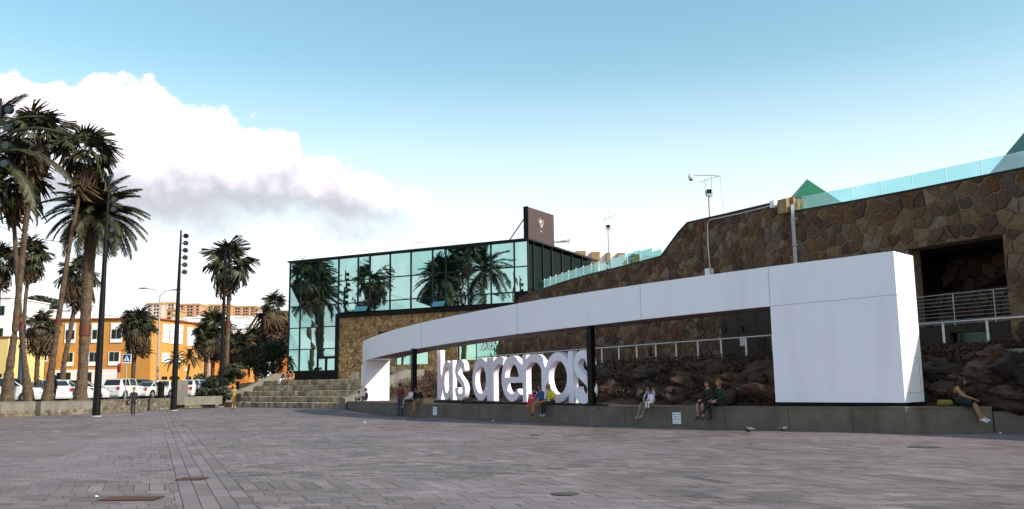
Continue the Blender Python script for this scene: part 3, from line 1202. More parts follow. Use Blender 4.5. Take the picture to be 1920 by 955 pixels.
ps = struct(MB().prism([rail_pt(-24, PATH_H - .16, .15), rail_pt(27, PATH_H - .16, .15), rail_pt(27, PATH_H, .15), rail_pt(-24, PATH_H, .15)], -WN * 3.6).build('path', M['grey_conc']))
xs = [1129, 1160, 1193, 1228, 1267, 1308, 1352, 1400]
sr0 = on_plane(1129, 688, RO, WU)[0]
sr1 = on_plane(1400, 675, RO, WU)[0]
sp = (sr0 - sr1) / 7
rl = thing('handrail', rail_pt(5, PATH_H), 'long steel handrail on slim posts along the raised path under the stone wall', 'railing')
a, b = on_plane(1445, 629, RO, WU), on_plane(1118, 655, RO, WU)
HR = (a[1] + b[1]) / 2
i = -12
while sr0 + i * -sp > -14.5:
    s = sr0 - i * sp
    if s < 26:
        MB().beam(rail_pt(s, PATH_H), rail_pt(s, HR), .07, .03).build('post', M['steel'], rl)
    i += 1
for k in range(10):
    s0_, s1_ = 26 - k * 4.2, 26 - (k + 1) * 4.2
    MB().tube([rail_pt(s0_, HR + .02), rail_pt(s1_, HR + .02)], .033, 8, cap=True).build('rail', M['steel'], rl)
print('path', PATH_H, 'rail', HR)

pxs = [640, 700, 760, 830, 900, 980, 1060, 1140, 1220, 1300, 1380, 1460, 1540, 1620, 1700, 1780, 1860, 1940, 2050, 2200, 2400]


def front_at(px):
    for a, b in list(zip(BW, BW[1:])) + list(zip(BW2, BW2[1:])):
        pa, pb = a[0] / a[1] * F + 960, b[0] / b[1] * F + 960
        if pa <= px <= pb and pb > pa:
            k = (px - pa) / (pb - pa)
            return [a[j] + (b[j] - a[j]) * k for j in range(3)]
    return list(BW[0]) if px < 700 else list(BW2[-1])


rows = []
for px in pxs:
    fa = front_at(px)
    tn = (px - 960) / F
    # rail line for that bearing
    s = (RO.x - tn * RO.y) / (tn * WU.y - WU.x)
    s = min(s, 40)
    C = RO + WU * s
    if px < 900:
        C = Vector((tn * 74, 74, 0)) if px < 800 else Vector((tn * 70, 70, 0))
    A = Vector((fa[0], fa[1], 0))
    cols = []
    d = (C - A)
    for k, (t_, hh) in enumerate(((.0, 0), (.15, 0), (.3, 0), (.42, .0), (.5, .16), (.6, .42), (.7, .65), (.8, .82), (.9, .93), (.985, 1.0))):
        t2 = t_ + (.45 / d.length if k == 0 else 0)
        h = fa[2] - .06 + (PATH_H - .12 - fa[2] + .06) * hh
        p = A + d * t2
        jz = noise.noise(Vector((p.x * .5, p.y * .5, 3))) * .18 if hh > 0 and hh < 1 else 0
        cols.append((p.x, p.y, h + jz))
    rows.append(cols)
em = MB()
nv = len(rows[0])
em.add([p for r in rows for p in r], [(i * nv + j, (i + 1) * nv + j, (i + 1) * nv + j + 1, i * nv + j + 1) for i in range(len(rows) - 1) for j in range(nv - 1)])
emb = struct(em.build('rock_bank', M['soil']))


def bank_pt(u, v):
    i = min(int(u), len(rows) - 2)
    j = min(int(v), nv - 2)
    fu, fv = u - i, v - j
    p = [rows[i][j][k] * (1 - fu) * (1 - fv) + rows[i + 1][j][k] * fu * (1 - fv) + rows[i][j + 1][k] * (1 - fu) * fv + rows[i + 1][j + 1][k] * fu * fv for k in range(3)]
    return Vector(p)


ROCKS = []
for k in range(7):
    bm = bmesh.new()
    bmesh.ops.create_icosphere(bm, subdivisions=3, radius=1)
    for v in bm.verts:
        d = v.co.normalized()
        r = 1 + .55 * noise.noise(d * 1.1 + Vector((k * 7, 0, 0))) + .25 * noise.noise(d * 3 + Vector((0, k * 5, 0))) + .10 * noise.noise(d * 8 + Vector((k, 0, 9)))
        v.co = Vector((d.x * r, d.y * r * .9, d.z * r * .72))
    me = bpy.data.meshes.new('boulder')
    bm.to_mesh(me)
    bm.free()
    me.materials.append(M['rock'])
    ROCKS.append(me)
cnt = 0
for (u0, u1, n) in ((6.5, 11.5, 130), (11.5, 14, 20), (14, 17.4, 85), (2.2, 6.5, 45)):
    for i in range(n):
        u = rnd.uniform(u0, u1)
        v = rnd.uniform(3.6, 8.4)
        p = bank_pt(u, v)
        o = bpy.data.objects.new('boulder', rnd.choice(ROCKS))
        COL.objects.link(o)
        sc = rnd.choice((.22, .3, .38, .5, .62)) * (1.0 if u > 6 else .8)
        if v > 7.4:
            sc *= .6
        o.scale = (sc * rnd.uniform(.9, 1.5), sc * rnd.uniform(.8, 1.2), sc * rnd.uniform(.7, 1.1))
        o.rotation_euler = (rnd.uniform(-.4, .4), rnd.uniform(-.4, .4), rnd.uniform(0, 6.28))
        o.location = p + Vector((0, 0, sc * .1))
        o.parent = emb
        cnt += 1
# low scrub between the boulders
sb = MB()
for i in range(26000):
    u, v = rnd.uniform(1.5, 18), rnd.uniform(3.6, 8.9)
    p = bank_pt(u, v) + Vector((0, 0, rnd.uniform(0, .45)))
    a = Vector((rnd.gauss(0, 1), rnd.gauss(0, 1), rnd.gauss(.3, .8))).normalized() * rnd.uniform(.06, .16)
    b = a.cross(Vector((rnd.gauss(0, 1), rnd.gauss(0, 1), rnd.gauss(0, 1)))).normalized() * rnd.uniform(.02, .05)
    sb.add([p - a, p + b, p + a, p - b], [(0, 1, 2, 3)])
M['scrub'] = mat('scrub_leaf', [(.035, .017, .008), (.08, .030, .012), (.024, .020, .008), (.10, .048, .018)], .9, per=True)
o = sb.build('scrub', M['scrub'])
tag(o, kind='stuff')
o['label'] = 'dry reddish brown scrub creeping between the dark boulders of the bank'
o['category'] = 'scrub'
# bright rock ledge block on the path edge right of the black post
s, h = on_plane(1155, 690, RO, WU)
lb = MB().box(rail_pt(s, PATH_H - .35, .4), (1.8, .9, .75), rz=math.atan2(WU.y, WU.x)).build('concrete_block', M['grey_conc'], org=tuple(rail_pt(s, PATH_H - .7, .4)))
tag(bevel(lb, .06), 'pale concrete block under the handrail just right of the tall black post', 'block')

# ================================================================== WHITE PORTAL
PT = [(1675, 471, 26.3), (1640, 475, 26.7), (1600, 480.5, 27.15), (1560, 485.5, 27.6), (1500, 492.8, 28.4), (1440, 500.5, 29.2), (1370, 510, 30.2), (1300, 519.5, 31.3), (1200, 533.5, 32.9), (1110, 547, 34.6), (1035, 558.5, 36.4), (970, 569.5, 38.4), (900, 582.5, 41.0), (840, 594.5, 43.8), (790, 605.5, 46.3), (750, 615.5, 48.9), (715, 626, 52.3), (697, 632.5, 54.8), (686, 637.5, 57), (680, 641, 59.2)]
PP = [at(*p) for p in PT]
BEAM = 1.33
rng_ = len(PP)
tang = []
for i in range(rng_):
    a, b = PP[max(i - 1, 0)], PP[min(i + 1, rng_ - 1)]
    d = Vector((b.x - a.x, b.y - a.y, 0)).normalized()     # runs away from the viewer, to the left
    tang.append(d)
back = [Vector((d.y, -d.x, 0)) for d in tang]
print('portal tops', [round(p.z, 2) for p in PP])
pt_ = thing('portal', (PP[0].x, PP[0].y, .8), 'huge white curved portal frame whose beam sweeps over the big letters', 'portal')
DEPTH = 1.55


def loft(mb, idx, zt, zb, dep=DEPTH, out=0.0):
    ring = []
    for i in idx:
        p, n = PP[i], back[i]
        A = Vector((p.x, p.y, 0)) - n * out
        B = A + n * dep
        ring.append([A + Vector((0, 0, zb(i))), B + Vector((0, 0, zb(i))), B + Vector((0, 0, zt(i))), A + Vector((0, 0, zt(i)))])
    vs_ = [q for r in ring for q in r]
    fs = []
    for i in range(len(ring) - 1):
        for j in range(4):
            fs.append((i * 4 + j, i * 4 + (j + 1) % 4, (i + 1) * 4 + (j + 1) % 4, (i + 1) * 4 + j))
    fs += [(0, 3, 2, 1), tuple(len(ring) * 4 - 4 + j for j in range(4))]
    mb.add(vs_, fs)


zt = lambda i: PP[i].z
zb = lambda i: PP[i].z - BEAM
# beam in cladding panels split by open joints
cuts = [(0, 5), (5, 8), (8, 11), (11, 14), (14, 19)]
for a, b in cuts:
    mb = MB()
    loft(mb, range(a, b + 1), zt, zb)
    mb.build('beam_panel', M['white'], pt_, smooth='auto')
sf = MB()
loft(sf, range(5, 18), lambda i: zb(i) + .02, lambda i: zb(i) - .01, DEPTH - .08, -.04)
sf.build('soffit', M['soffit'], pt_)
zbase_r = at(1700, 755.5, 26.3).z
zbase_l = at(690, 752, 57).z
print('base', zbase_r, zbase_l)
cr_ = MB()
loft(cr_, range(0, 6), lambda i: zb(i) - .006, lambda i: zbase_r)
cr_.build('right_pier', M['white'], pt_, smooth='auto')
cl_ = MB()
loft(cl_, range(18, 20), lambda i: zb(i) - .006, lambda i: zbase_l)
cl_.build('left_pier', M['white'], pt_, smooth='auto')
# recessed dark plinth under both piers
pl = MB()
loft(pl, range(0, 6), lambda i: zbase_r, lambda i: .3, DEPTH - .3, -.15)
pl.build('plinth', M['black'], pt_)
pl = MB()
loft(pl, range(18, 20), lambda i: zbase_l, lambda i: .2, DEPTH - .1, -.05)
pl.build('plinth', M['black'], pt_)
# joints between panels and the hatch in the end face
for i in (5, 8, 11, 14):
    sm = MB()
    n = back[i]
    A = Vector((PP[i].x, PP[i].y, 0)) - n * .003
    sm.beam(A + Vector((0, 0, zb(i))), A + Vector((0, 0, zt(i))), .012, .006)
    sm.build('panel_joint', M['seam'], pt_)
sm = MB()
for i in range(5):
    A = Vector((PP[i].x, PP[i].y, 0)) - back[i] * .002
    B = Vector((PP[i + 1].x, PP[i + 1].y, 0)) - back[i + 1] * .002
    sm.beam(A + Vector((0, 0, zb(i))), B + Vector((0, 0, zb(i + 1))), .006, .012)
E0 = Vector((PP[0].x, PP[0].y, 0)) - tang[0] * .003
sm.beam(E0 + Vector((0, 0, zb(0))), E0 + back[0] * DEPTH + Vector((0, 0, zb(0))), .006, .012)
sm.build('panel_joint', M['seam'], pt_)
hz0, hz1 = zbase_r + .28, zbase_r + 1.35
hx0, hx1 = .28, DEPTH - .22
hb = MB()
for a, b in (((hx0, hz0), (hx1, hz0)), ((hx1, hz0), (hx1, hz1)), ((hx1, hz1), (hx0, hz1)), ((hx0, hz1), (hx0, hz0))):
    hb.beam(E0 + back[0] * a[0] + Vector((0, 0, a[1])), E0 + back[0] * b[0] + Vector((0, 0, b[1])), .010, .010)
hb.build('hatch', M['seam'], pt_)

# black square posts under the beam
for px, yb_, lab in ((776, 752.5, 'slim black square post under the left part of the white beam'), (1110.5, 757, 'thick black square post in front of the last letter s')):
    j = min(range(rng_), key=lambda i: abs(PP[i].x / PP[i].y * F + 960 - px))
    Y = PP[j].y + .25 if px > 1000 else PP[j].y + .3
    p = at(px, yb_, Y)
    i0 = j if PP[j].x < p.x else j + 1
    zt_ = zb(j) - .012
    t = thing('post', (p.x, p.y, p.z), lab, 'post')
    hb_ = front_at(px)[2] - .05
    MB().box((p.x, p.y, (zt_ + hb_) / 2), (.24, .24, zt_ - hb_), rz=math.atan2(tang[j].y, tang[j].x)).build('shaft', M['black'], t)
    MB().box((p.x, p.y, hb_ + .03), (.5, .5, .06), rz=math.atan2(tang[j].y, tang[j].x)).build('foot_plate', M['black'], t)

# ================================================================== LETTERS  "las arenas"
LO = Vector((-3.33, 47.5, 0))
LU = Vector((6.25, -12.5, 0)).normalized()
LN = Vector((LU.y, -LU.x, 0))          # towards the viewer
LO_ = LO


def lp(s, h, out=0):
    return LO + LU * s + LN * out + Vector((0, 0, h))


def ls(px):
    return on_plane(px, 700, LO, LU)[0]


hb1, ht1 = on_plane(905, 752.5, LO, LU)[1], on_plane(905, 672, LO, LU)[1]
hb2, ht2 = on_plane(1095, 757, LO, LU)[1], on_plane(1095, 655.5, LO, LU)[1]
print('letters', hb1, ht1, hb2, ht2)
LB, LT = (hb1 + hb2) / 2, (ht1 + ht2) / 2
XH = LT - LB
LD = .27


def ribbon(mb, path, tw, z0, z1, closed=False):
    """path: [(s,h)], tw: half width (number or list); extruded from out=z0 (back) to z1 (front)"""
    n = len(path)
    if isinstance(tw, (int, float)):
        tw = [tw] * n
    A, B = [], []
    for i, p in enumerate(path):
        if closed:
            a, b = path[(i - 1) % n], path[(i + 1) % n]
        else:
            a, b = path[max(i - 1, 0)], path[min(i + 1, n - 1)]
        dx, dy = b[0] - a[0], b[1] - a[1]
        l = math.hypot(dx, dy) or 1
        nx, ny = -dy / l, dx / l
        A.append((p[0] + nx * tw[i], p[1] + ny * tw[i]))
        B.append((p[0] - nx * tw[i], p[1] - ny * tw[i]))
    V = []
    for q in range(n):
        V += [lp(*A[q], z1), lp(*B[q], z1), lp(*B[q], z0), lp(*A[q], z0)]
    fs = []
    for i in range(n if closed else n - 1):
        j = (i + 1) % n
        for k in range(4):
            fs.append((i * 4 + k, i * 4 + (k + 1) % 4, j * 4 + (k + 1) % 4, j * 4 + k))
    if not closed:
        fs += [(0, 3, 2, 1), tuple(n * 4 - 4 + k for k in range(4))]
    mb.add(V, fs)


def earc(cx, cy, rx, ry, a0, a1, n=28):
    return [(cx + rx * math.cos(R(a0 + (a1 - a0) * i / n)), cy + ry * math.sin(R(a0 + (a1 - a0) * i / n))) for i in range(n + 1)]


TW = .182


def letter(ch, p0, p1, label):
    a, b = ls(p0), ls(p1)
    w = b - a
    mb = MB()
    m_ = (a + b) / 2
    H = XH
    o1, o2 = (-LD, 0), (-LD + .006, -.006)
    if ch == 'l':
        hl = on_plane(824, 657, LO, LU)[1]
        ribbon(mb, [((a + b) / 2, LB), ((a + b) / 2, hl)], w / 2, *o1)
    elif ch == 'a':
        cx = a + (w - TW * .6) / 2
        rx = (w - TW * .6) / 2 - TW
        ribbon(mb, earc(cx, LB + H / 2, rx, H / 2 - TW, 0, 360, 56)[:-1], TW, *o1, closed=True)
        ribbon(mb, [(b - TW, LB + .005), (b - TW, LT - .005)], TW, *o2)
    elif ch == 's':
        t = TW * .95
        q = [(.90, .50), (.76, .80), (.40, .97), (0, 1), (-.48, .94), (-.84, .72), (-.90, .46), (-.66, .22), (-.12, .02), (.45, -.17), (.84, -.38), (.92, -.62), (.72, -.87), (.32, -.99), (-.08, -1), (-.52, -.94), (-.84, -.74), (-.95, -.46)]
        pts_ = []
        for k in range(len(q) - 1):
            p0, p1, p2, p3 = q[max(k - 1, 0)], q[k], q[k + 1], q[min(k + 2, len(q) - 1)]
            for u in (0, .34, .67):
                pts_.append(tuple(.5 * (2 * p1[z] + (p2[z] - p0[z]) * u + (2 * p0[z] - 5 * p1[z] + 4 * p2[z] - p3[z]) * u * u + (3 * p1[z] - p0[z] - 3 * p2[z] + p3[z]) * u ** 3) for z in (0, 1)))
        pts_.append(q[-1])
        ribbon(mb, [(m_ + x * (w / 2 - t), LB + H / 2 + y * (H / 2 - t)) for x, y in pts_], t, *o1)
    elif ch == 'r':
        ribbon(mb, [(a + TW, LB), (a + TW, LT - .01)], TW, *o1)
        cx = a + TW + (w - TW) * .62
        ribbon(mb, earc(cx, LT - H * .42, (w - TW) * .62, H * .42 - TW, 178, 62, 16), TW, *o2)
    elif ch == 'e':
        rx = w / 2 - TW
        ribbon(mb, earc(m_, LB + H / 2, rx, H / 2 - TW, 4, 318, 50), TW, *o1)
        ribbon(mb, [(a + TW * 1.2, LB + H * .47), (b - .01, LB + H * .47)], TW * .72, *o2)
    elif ch == 'n':
        ribbon(mb, [(a + TW, LB), (a + TW, LT - .01)], TW, *o1)
        x0, x1 = a + TW, b - TW
        ar = earc((x0 + x1) / 2, LT - H * .38, (x1 - x0) / 2, H * .38 - TW, 180, 0, 26)
        ribbon(mb, ar + [(x1, LT - H * .6), (x1, LB)], TW, *o2)
    p = lp((a + b) / 2, LB)
    o = mb.build('letter_' + ch, M['letter'], org=(p.x, p.y, LB))
    tag(o, label, 'letter', 'letters of the big white sign')
    bevel(o, .012)
    # small dark foot that holds the letter on the platform
    return o


for c in (('l', 819.5, 826, 'big white letter l, first and tallest of the sign'), ('a', 828.5, 848.5, 'big white letter a in the short word, between l and s'), ('s', 852.5, 872.5, 'big white letter s that ends the short word'),
          ('a', 885.5, 918.5, 'big white letter a that begins the long word'), ('r', 919.5, 945, 'big white letter r between the first a and the e'), ('e', 940, 979, 'big white letter e with its crossbar'), ('n', 979.5, 1022, 'big white letter n behind the man in blue'),
          ('a', 1021, 1073.5, 'largest white letter a right behind the man in yellow'), ('s', 1074.5, 1110, 'last white letter s partly behind the thick black post')):
    letter(*c)
plat = MB()
plat.beam(lp(ls(815), LB - .12, -.2), lp(ls(1122), LB - .12, -.2), .5, .2)
o = plat.build('plinth_beam', M['black'], org=tuple(lp(ls(960), LB - .2)))
tag(o, 'low dark base beam under the row of white letters', 'plinth')

# ================================================================== GLASS BUILDING
GO = Vector((1.28, 70, 0))
GU = Vector((-.889, .457, 0)).normalized()
GN = Vector((-.457, -.889, 0)).normalized()
GR = -GN
TER = 2.15


def gp(s, h, out=0):
    return GO + GU * s + GN * out + Vector((0, 0, h))


gb = thing('glass_building', tuple(gp(12, TER)), 'mirror glass shop building with black frames over a brown stone ground floor', 'building')
colx = [24.9, 23.58, 21.44, 19.18, 17.0, 15.71, 13.52, 11.33, 9.12, 7.8, 5.62, 3.43, 1.26, 0.0]
rowz = [13.12, 11.0, 8.95, 6.95, 4.98, 3.0]
BANDZ = 7.98
inner = MB()
inner.prism([gp(.4, TER), gp(24.85, TER), gp(24.85, 13.0), gp(.4, 13.0)], GR * 14.6)
for k in range(len(inner.v)):
    v = Vector(inner.v[k])
    if (v - gp(0, 0)).dot(GN) > -.1:
        v += GR * .30
    inner.v[k] = tuple(v)
inner.build('core', M['black'], gb)


def pane(a, b, z0, z1, nm='glass_pane', m_=None, O=gp, off=-.05, parent=None, lean=.004):
    g = .045
    t = [rnd.uniform(-.009, .009) for _ in range(4)]
    MB().prism([O(a - g, z0 + g, off + t[0]), O(b + g, z0 + g, off + t[1]), O(b + g, z1 - g, off + t[2] - lean * (z1 - z0)), O(a - g, z1 - g, off + t[1] + t[2] - t[0] - lean * (z1 - z0))], GR * .02).build(nm, m_ or M['glass'], parent or gb)


for i in range(13):
    a, b = colx[i], colx[i + 1]
    pane(a, b, rowz[1], rowz[0])
    pane(a, b, rowz[2], rowz[1])
    if i < 3:
        for j in (2, 3, 4):
            if i == 2 and j == 4:
                continue
            pane(a, b, rowz[j + 1], rowz[j])
    elif i < 12:
        pane(a, b, BANDZ + .12, rowz[2])
# door in the third bay
a, b = colx[2], colx[3]
pane(a, b, 4.25, rowz[4])
pane(a - .1, a - .95, 2.35, 4.1)
pane(a - 1.0, b + .1, 2.35, 4.1)
fr = dict()
for i, s in enumerate(colx):
    z0 = TER if i <= 3 else BANDZ
    MB().beam(gp(s, z0, -.02), gp(s, rowz[0], -.02), .085, .10, upv=GN).build('mullion', M['dark'], gb)
for j, z in enumerate(rowz):
    s1 = 0 if j < 3 else colx[3]
    s1 = colx[12] if j == 2 else s1
    MB().beam(gp(24.95, z, -.018), gp(s1, z, -.018), .10, .085 if j else .16).build('transom', M['dark'], gb)
MB().beam(gp(24.95, 2.58, .0), gp(colx[3], 2.58, .0), .2, .82).build('plinth', M['black'], gb)
MB().beam(gp(a - .98, 2.2, .01), gp(a - .98, 4.2, .01), .12, .1, upv=GN).build('door_frame', M['dark'], gb)
MB().beam(gp(a, 4.18, .012), gp(b, 4.18, .012), .1, .14).build('door_frame', M['dark'], gb)
MB().beam(gp(colx[3] + .0, BANDZ - .12, .06), gp(-.2, BANDZ - .12, .06), .3, .34).build('fascia', M['black'], gb)
MB().beam(gp(colx[3], TER, .04), gp(colx[3], BANDZ + .05, .04), .30, .26, upv=GN).build('corner_post', M['black'], gb)
MB().prism([gp(1.26, BANDZ, -.04), gp(0, BANDZ, -.04), gp(0, rowz[2] - .06, -.04), gp(1.26, rowz[2] - .06, -.04)], GR * .1).build('dark_panel', M['black'], gb)
# awning windows standing open in the third row
for pa, pb in ((668, 691), (814, 836)):
    sa, sb_ = on_plane(pa, 575, GO, GU)[0], on_plane(pb, 575, GO, GU)[0]
    w = MB()
    z1, z0 = 8.62, 8.14
    w.prism([gp(sa, z0, .42), gp(sb_, z0, .42), gp(sb_, z1, .12), gp(sa, z1, .12)], GR * .03)
    f_ = w.build('open_window', M['glass'], gb)
    MB().beam(gp(sa + .05, z0 - .05, .42), gp(sb_ - .05, z0 - .05, .42), .07, .07).build('window_frame', M['black'], f_, org=gb.location)
    MB().beam(gp(sa + .05, z1 + .04, .12), gp(sb_ - .05, z1 + .04, .12), .07, .07).build('window_frame', M['black'], f_, org=gb.location)
# roof with thin dark edge
rf = MB()
rf.prism([gp(25.1, 13.14, .15), gp(-.15, 13.14, .15), gp(-.15, 13.14, -15.2), gp(25.1, 13.14, -15.2)], (0, 0, .14))
rf.build('roof', M['dark'], gb)
# the deep side facing the mall: dark glass under the overhang


def gr(s, h, out=0):
    return GO + GR * s - GU * out + Vector((0, 0, h))


ends = [0, 1.1, 2.9, 4.7, 6.8, 9, 11.4, 14.6]
for a, b in zip(ends, ends[1:]):
    for z0, z1 in ((TER + .2, 6.0), (6.0, 9.2), (9.2, 12.95)):
        MB().prism([gr(a + .04, z0, -.06), gr(b - .04, z0, -.06), gr(b - .04, z1 - .08, -.06), gr(a + .04, z1 - .08, -.06)], GU * .02).build('side_pane', M['dglass'], gb)
    MB().beam(gr(a, TER, -.02), gr(a, 13.1, -.02), .09, .08, upv=GU).build('side_mullion', M['dark'], gb)
# stone ground floor
W1 = [on_plane(733, 655, GO, GU), on_plane(803, 684, GO, GU)]
W2 = [on_plane(858, 632, GO, GU), on_plane(962, 676, GO, GU)]
W3 = [on_plane(709, 622, GO, GU), on_plane(742, 633, GO, GU)]
holes = []
for w in (W1, W2, W3):
    holes.append((min(w[0][0], w[1][0]), max(w[0][0], w[1][0]), min(w[0][1], w[1][1]), max(w[0][1], w[1][1])))
holes[0] = (holes[0][0], holes[0][1], on_plane(770, 684.5, GO, GU)[1], holes[0][3] + 1.0)
holes[1] = (holes[1][0], holes[1][1], on_plane(880, 676, GO, GU)[1], holes[1][3] + .6)
print('bldg holes', holes)
LOWB = on_plane(770, 688, GO, GU)[1]
cells = voronoi(-6, colx[3] - .18, 1.2, BANDZ - .25, .33, .024, lambda s: BANDZ - .3, lambda s: 1.2, holes)
hi = [c for c in cells if sum(p[1] for p in c) / len(c) >= LOWB or sum(p[0] for p in c) / len(c) > 14.8]
lo = [c for c in cells if c not in hi]
gpo = lambda s, h, o=0: gp(s, h, o)
keyb = lambda p: -p[0][0]
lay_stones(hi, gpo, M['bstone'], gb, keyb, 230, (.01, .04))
lay_stones(lo, gpo, M['bstone'], gb, keyb, 60, (.0, .03))
hs = sorted(holes)
body = MB()
ss_ = sorted(set([-6, colx[3] - .1] + [h[0] for h in holes] + [h[1] for h in holes] + [14.8]))
for a, b in zip(ss_, ss_[1:]):
    mid = (a + b) / 2
    hh = [h for h in holes if h[0] < mid < h[1]]
    segs = [(1.0, BANDZ - .28)]
    for h in hh:
        segs = [(1.0, h[2]), (h[3], BANDZ - .28)]
    for z0, z1 in segs:
        body.prism([gp(a, z0), gp(b, z0), gp(b, z1), gp(a, z1)], GR * .3)
body.build('wall', M['mortar'], gb)
pm = MB()
pm.prism([gp(1, 1.5, .006), gp(14.75, 1.5, .006), gp(14.75, LOWB, .006), gp(1, LOWB, .006)], GR * .004)
pm.build('pale_pointing', M['pale_mortar'], gb)
for k, h in enumerate(holes[:2]):
    n = 2 if k == 0 else 3
    for i in range(n):
        a, b = h[0] + (h[1] - h[0]) * i / n, h[0] + (h[1] - h[0]) * (i + 1) / n
        pane(b, a, h[2], h[3], 'shop_pane', M['gglass'], gp, -.12)
    MB().beam(gp(h[0], h[2], -.08), gp(h[1], h[2], -.08), .1, .08).build('window_sill', M['dark'], gb)
    for q in (h[0], h[1]):
        MB().beam(gp(q, h[2], -.08), gp(q, h[3], -.08), .1, .08, upv=GN).build('window_jamb', M['dark'], gb)
h = holes[2]
MB().prism([gp(h[0], h[2], -.15), gp(h[1], h[2], -.15), gp(h[1], h[3], -.15), gp(h[0], h[3], -.15)], GR * .02).build('small_window', M['dglass'], gb)
# shop lettering on the pane
def text_mesh(txt, size, m_, depth=.01, name='lettering'):
    cu = bpy.data.curves.new(name, 'FONT')
    cu.body = txt
    cu.size = size
    cu.extrude = depth
    cu.align_x = 'CENTER'
    o = bpy.data.objects.new('tmp', cu)
    COL.objects.link(o)
    bpy.context.view_layer.update()
    dg = bpy.context.evaluated_depsgraph_get()
    me = bpy.data.meshes.new_from_object(o.evaluated_get(dg))
    bpy.data.objects.remove(o)
    me.materials.clear()
    me.materials.append(m_)
    r = bpy.data.objects.new(name, me)
    COL.objects.link(r)
    return r


def orient(o, pos, xdir, up_=Vector((0, 0, 1)), sx=1, parent=None):
    z = xdir.cross(up_)
    mm = Matrix.Identity(4)
    for i in range(3):
        mm[i][0], mm[i][1], mm[i][2], mm[i][3] = xdir[i] * sx, up_[i], z[i], pos[i]
    if parent is not None:
        o.parent = parent
        for i in range(3):
            mm[i][3] -= parent.location[i]
        o.matrix_local = mm
    else:
        o.matrix_world = mm


s, h_ = on_plane(914, 657, GO, GU)
z_ = text_mesh('ZARA', 1.05, M['win_white'])
orient(z_, gp(s, h_, .03), -GU, sx=.62, parent=gb)
for q in z_.data.vertices:
    pass
z_.name = 'shop_lettering'

# billboard on the roof corner
bb = thing('billboard', tuple(gr(0, 13.2)), 'dark bronze rooftop sign board with small pale emblem at the corner of the glass building', 'sign')
MB().prism([gr(-.05, 13.26, .1), gr(5.0, 13.26, .1), gr(5.0, 16.0, .1), gr(-.05, 15.85, .1)], GU * .35).build('board', M['bronze'], bb)
MB().prism([gr(-.10, 13.2, .12), gr(-.05, 13.2, .12), gr(-.05, 15.9, .12), gr(-.10, 15.9, .12)], GU * .42).build('edge', M['black'], bb)
for dz, d2 in ((0, 0),):
    MB().beam(gp(1.9, 13.2, -.3), gr(0, 15.0, -.2), .07).build('brace', M['black'], bb)
    MB().beam(gp(1.9, 13.2, -4.3), gr(4.2, 15.0, -.2), .07).build('brace', M['black'], bb)
# emblem: three slim strokes rising from one point, and two small letters below
em_ = MB()
c_s, c_h = 2.35, 14.75
def er(s, h):
    return gr(c_s + s, c_h + h, .118)
for pts_ in ([(-.42, .45), (-.36, .1), (-.1, -.28), (.0, -.3)], [(-.12, .5), (-.14, .15), (.0, -.2)], [(.0, .42), (.04, .1), (.0, -.25)], [(.40, .45), (.34, .1), (.12, -.22), (.0, -.3)], [(-.25, .0), (0, -.12), (.25, .02)]):
    em_.tube([er(*p) for p in pts_], .045, 5)
em_.build('emblem', M['steel'], bb)
em2 = MB()
for x in (-.16, .0, .16):
    em2.tube([er(x, -.5), er(x + .02, -.66)], .03, 5)
em2.build('emblem_line', M['steel'], bb)

# roof plant
def simple_box(name, label, cat, c, d, m_, rz=0, bev=.02, parts=None):
    o = MB().box(c, d, rz).build(name, m_, org=(c[0], c[1], c[2] - d[2] / 2))
    tag(bevel(o, bev), label, cat)
    return o


rp = gp(13, 13.3, -6)
t = thing('roof_plant', tuple(rp), 'low white plant room with a thin rail on the roof of the glass building', 'plant room')
ra = math.atan2(GU.y, GU.x)
MB().box((rp.x + 4.2, rp.y - 2, 13.75), (9.6, 2.4, .9), ra).build('housing', M['wall_white'], t)
MB().box(gp(14.2, 13.7, -6), (.9, .6, .8), ra).build('fan_unit', M['galv'], t)
rr_ = MB()
for k in (14.9, 13.9):
    rr_.tube([gp(k, 13.3, -6), gp(k, 15.0, -6)], .02, 5)
rr_.tube([gp(14.9, 15.0, -6), gp(13.9, 15.0, -6)], .02, 5)
rr_.build('ladder_rail', M['galv'], t)
an = thing('antenna', tuple(gp(23.3, 13.2)), 'small bent aerial on the left end of the glass building roof', 'antenna')
MB().tube([gp(23.9, 13.75), gp(23.6, 13.5), gp(23.2, 13.42), gp(22.9, 13.62)], .025, 5).build('arm', M['black'], an)
MB().tube([gp(23.4, 13.2), gp(23.4, 13.48)], .03, 5).build('stem', M['black'], an)

# building with brown and pale bands behind
Yb = 92
bx = lambda px: at(px, 480, Yb).x
bf = thing('striped_building', (bx(1130), Yb, 0), 'low building with alternating brown panels and pinkish white wall behind the balustrade', 'building')
zt2 = at(1120, 470, Yb).z
MB().prism([(bx(1040), Yb, 0), (bx(1262), Yb, 0), (bx(1262), Yb, zt2 - .75), (bx(1040), Yb, zt2)], (0, 12, 0)).build('wall', M['wall_white'], bf)
for a, b in ((1050, 1053), (1058, 1065), (1079, 1098), (1108, 1124), (1137, 1143.5), (1157, 1171), (1184, 1198)):
    zz = zt2 - .75 * (a - 1040) / 222
    MB().box(((bx(a) + bx(b)) / 2, Yb - .15, zz - 2.2), (bx(b) - bx(a), .5, 4.5)).build('brown_panel', M['brown'], bf)
mr_ = thing('small_roof_hut', (bx(1045), 96, 0), 'tiny white hut with a slanted grey roof beside the rooftop sign', 'hut')
c = at(1047, 458, 96)
MB().box((c.x, 96, c.z - 3), (1.8, 2, 6)).build('wall', M['wall_white'], mr_)
MB().prism([(c.x - .9, 95, c.z), (c.x + 1.3, 95, c.z + .25), (c.x + 1.3, 95, c.z + .4), (c.x - .9, 95, c.z + .12)], (0, 2.2, 0)).build('roof', M['galv'], mr_)

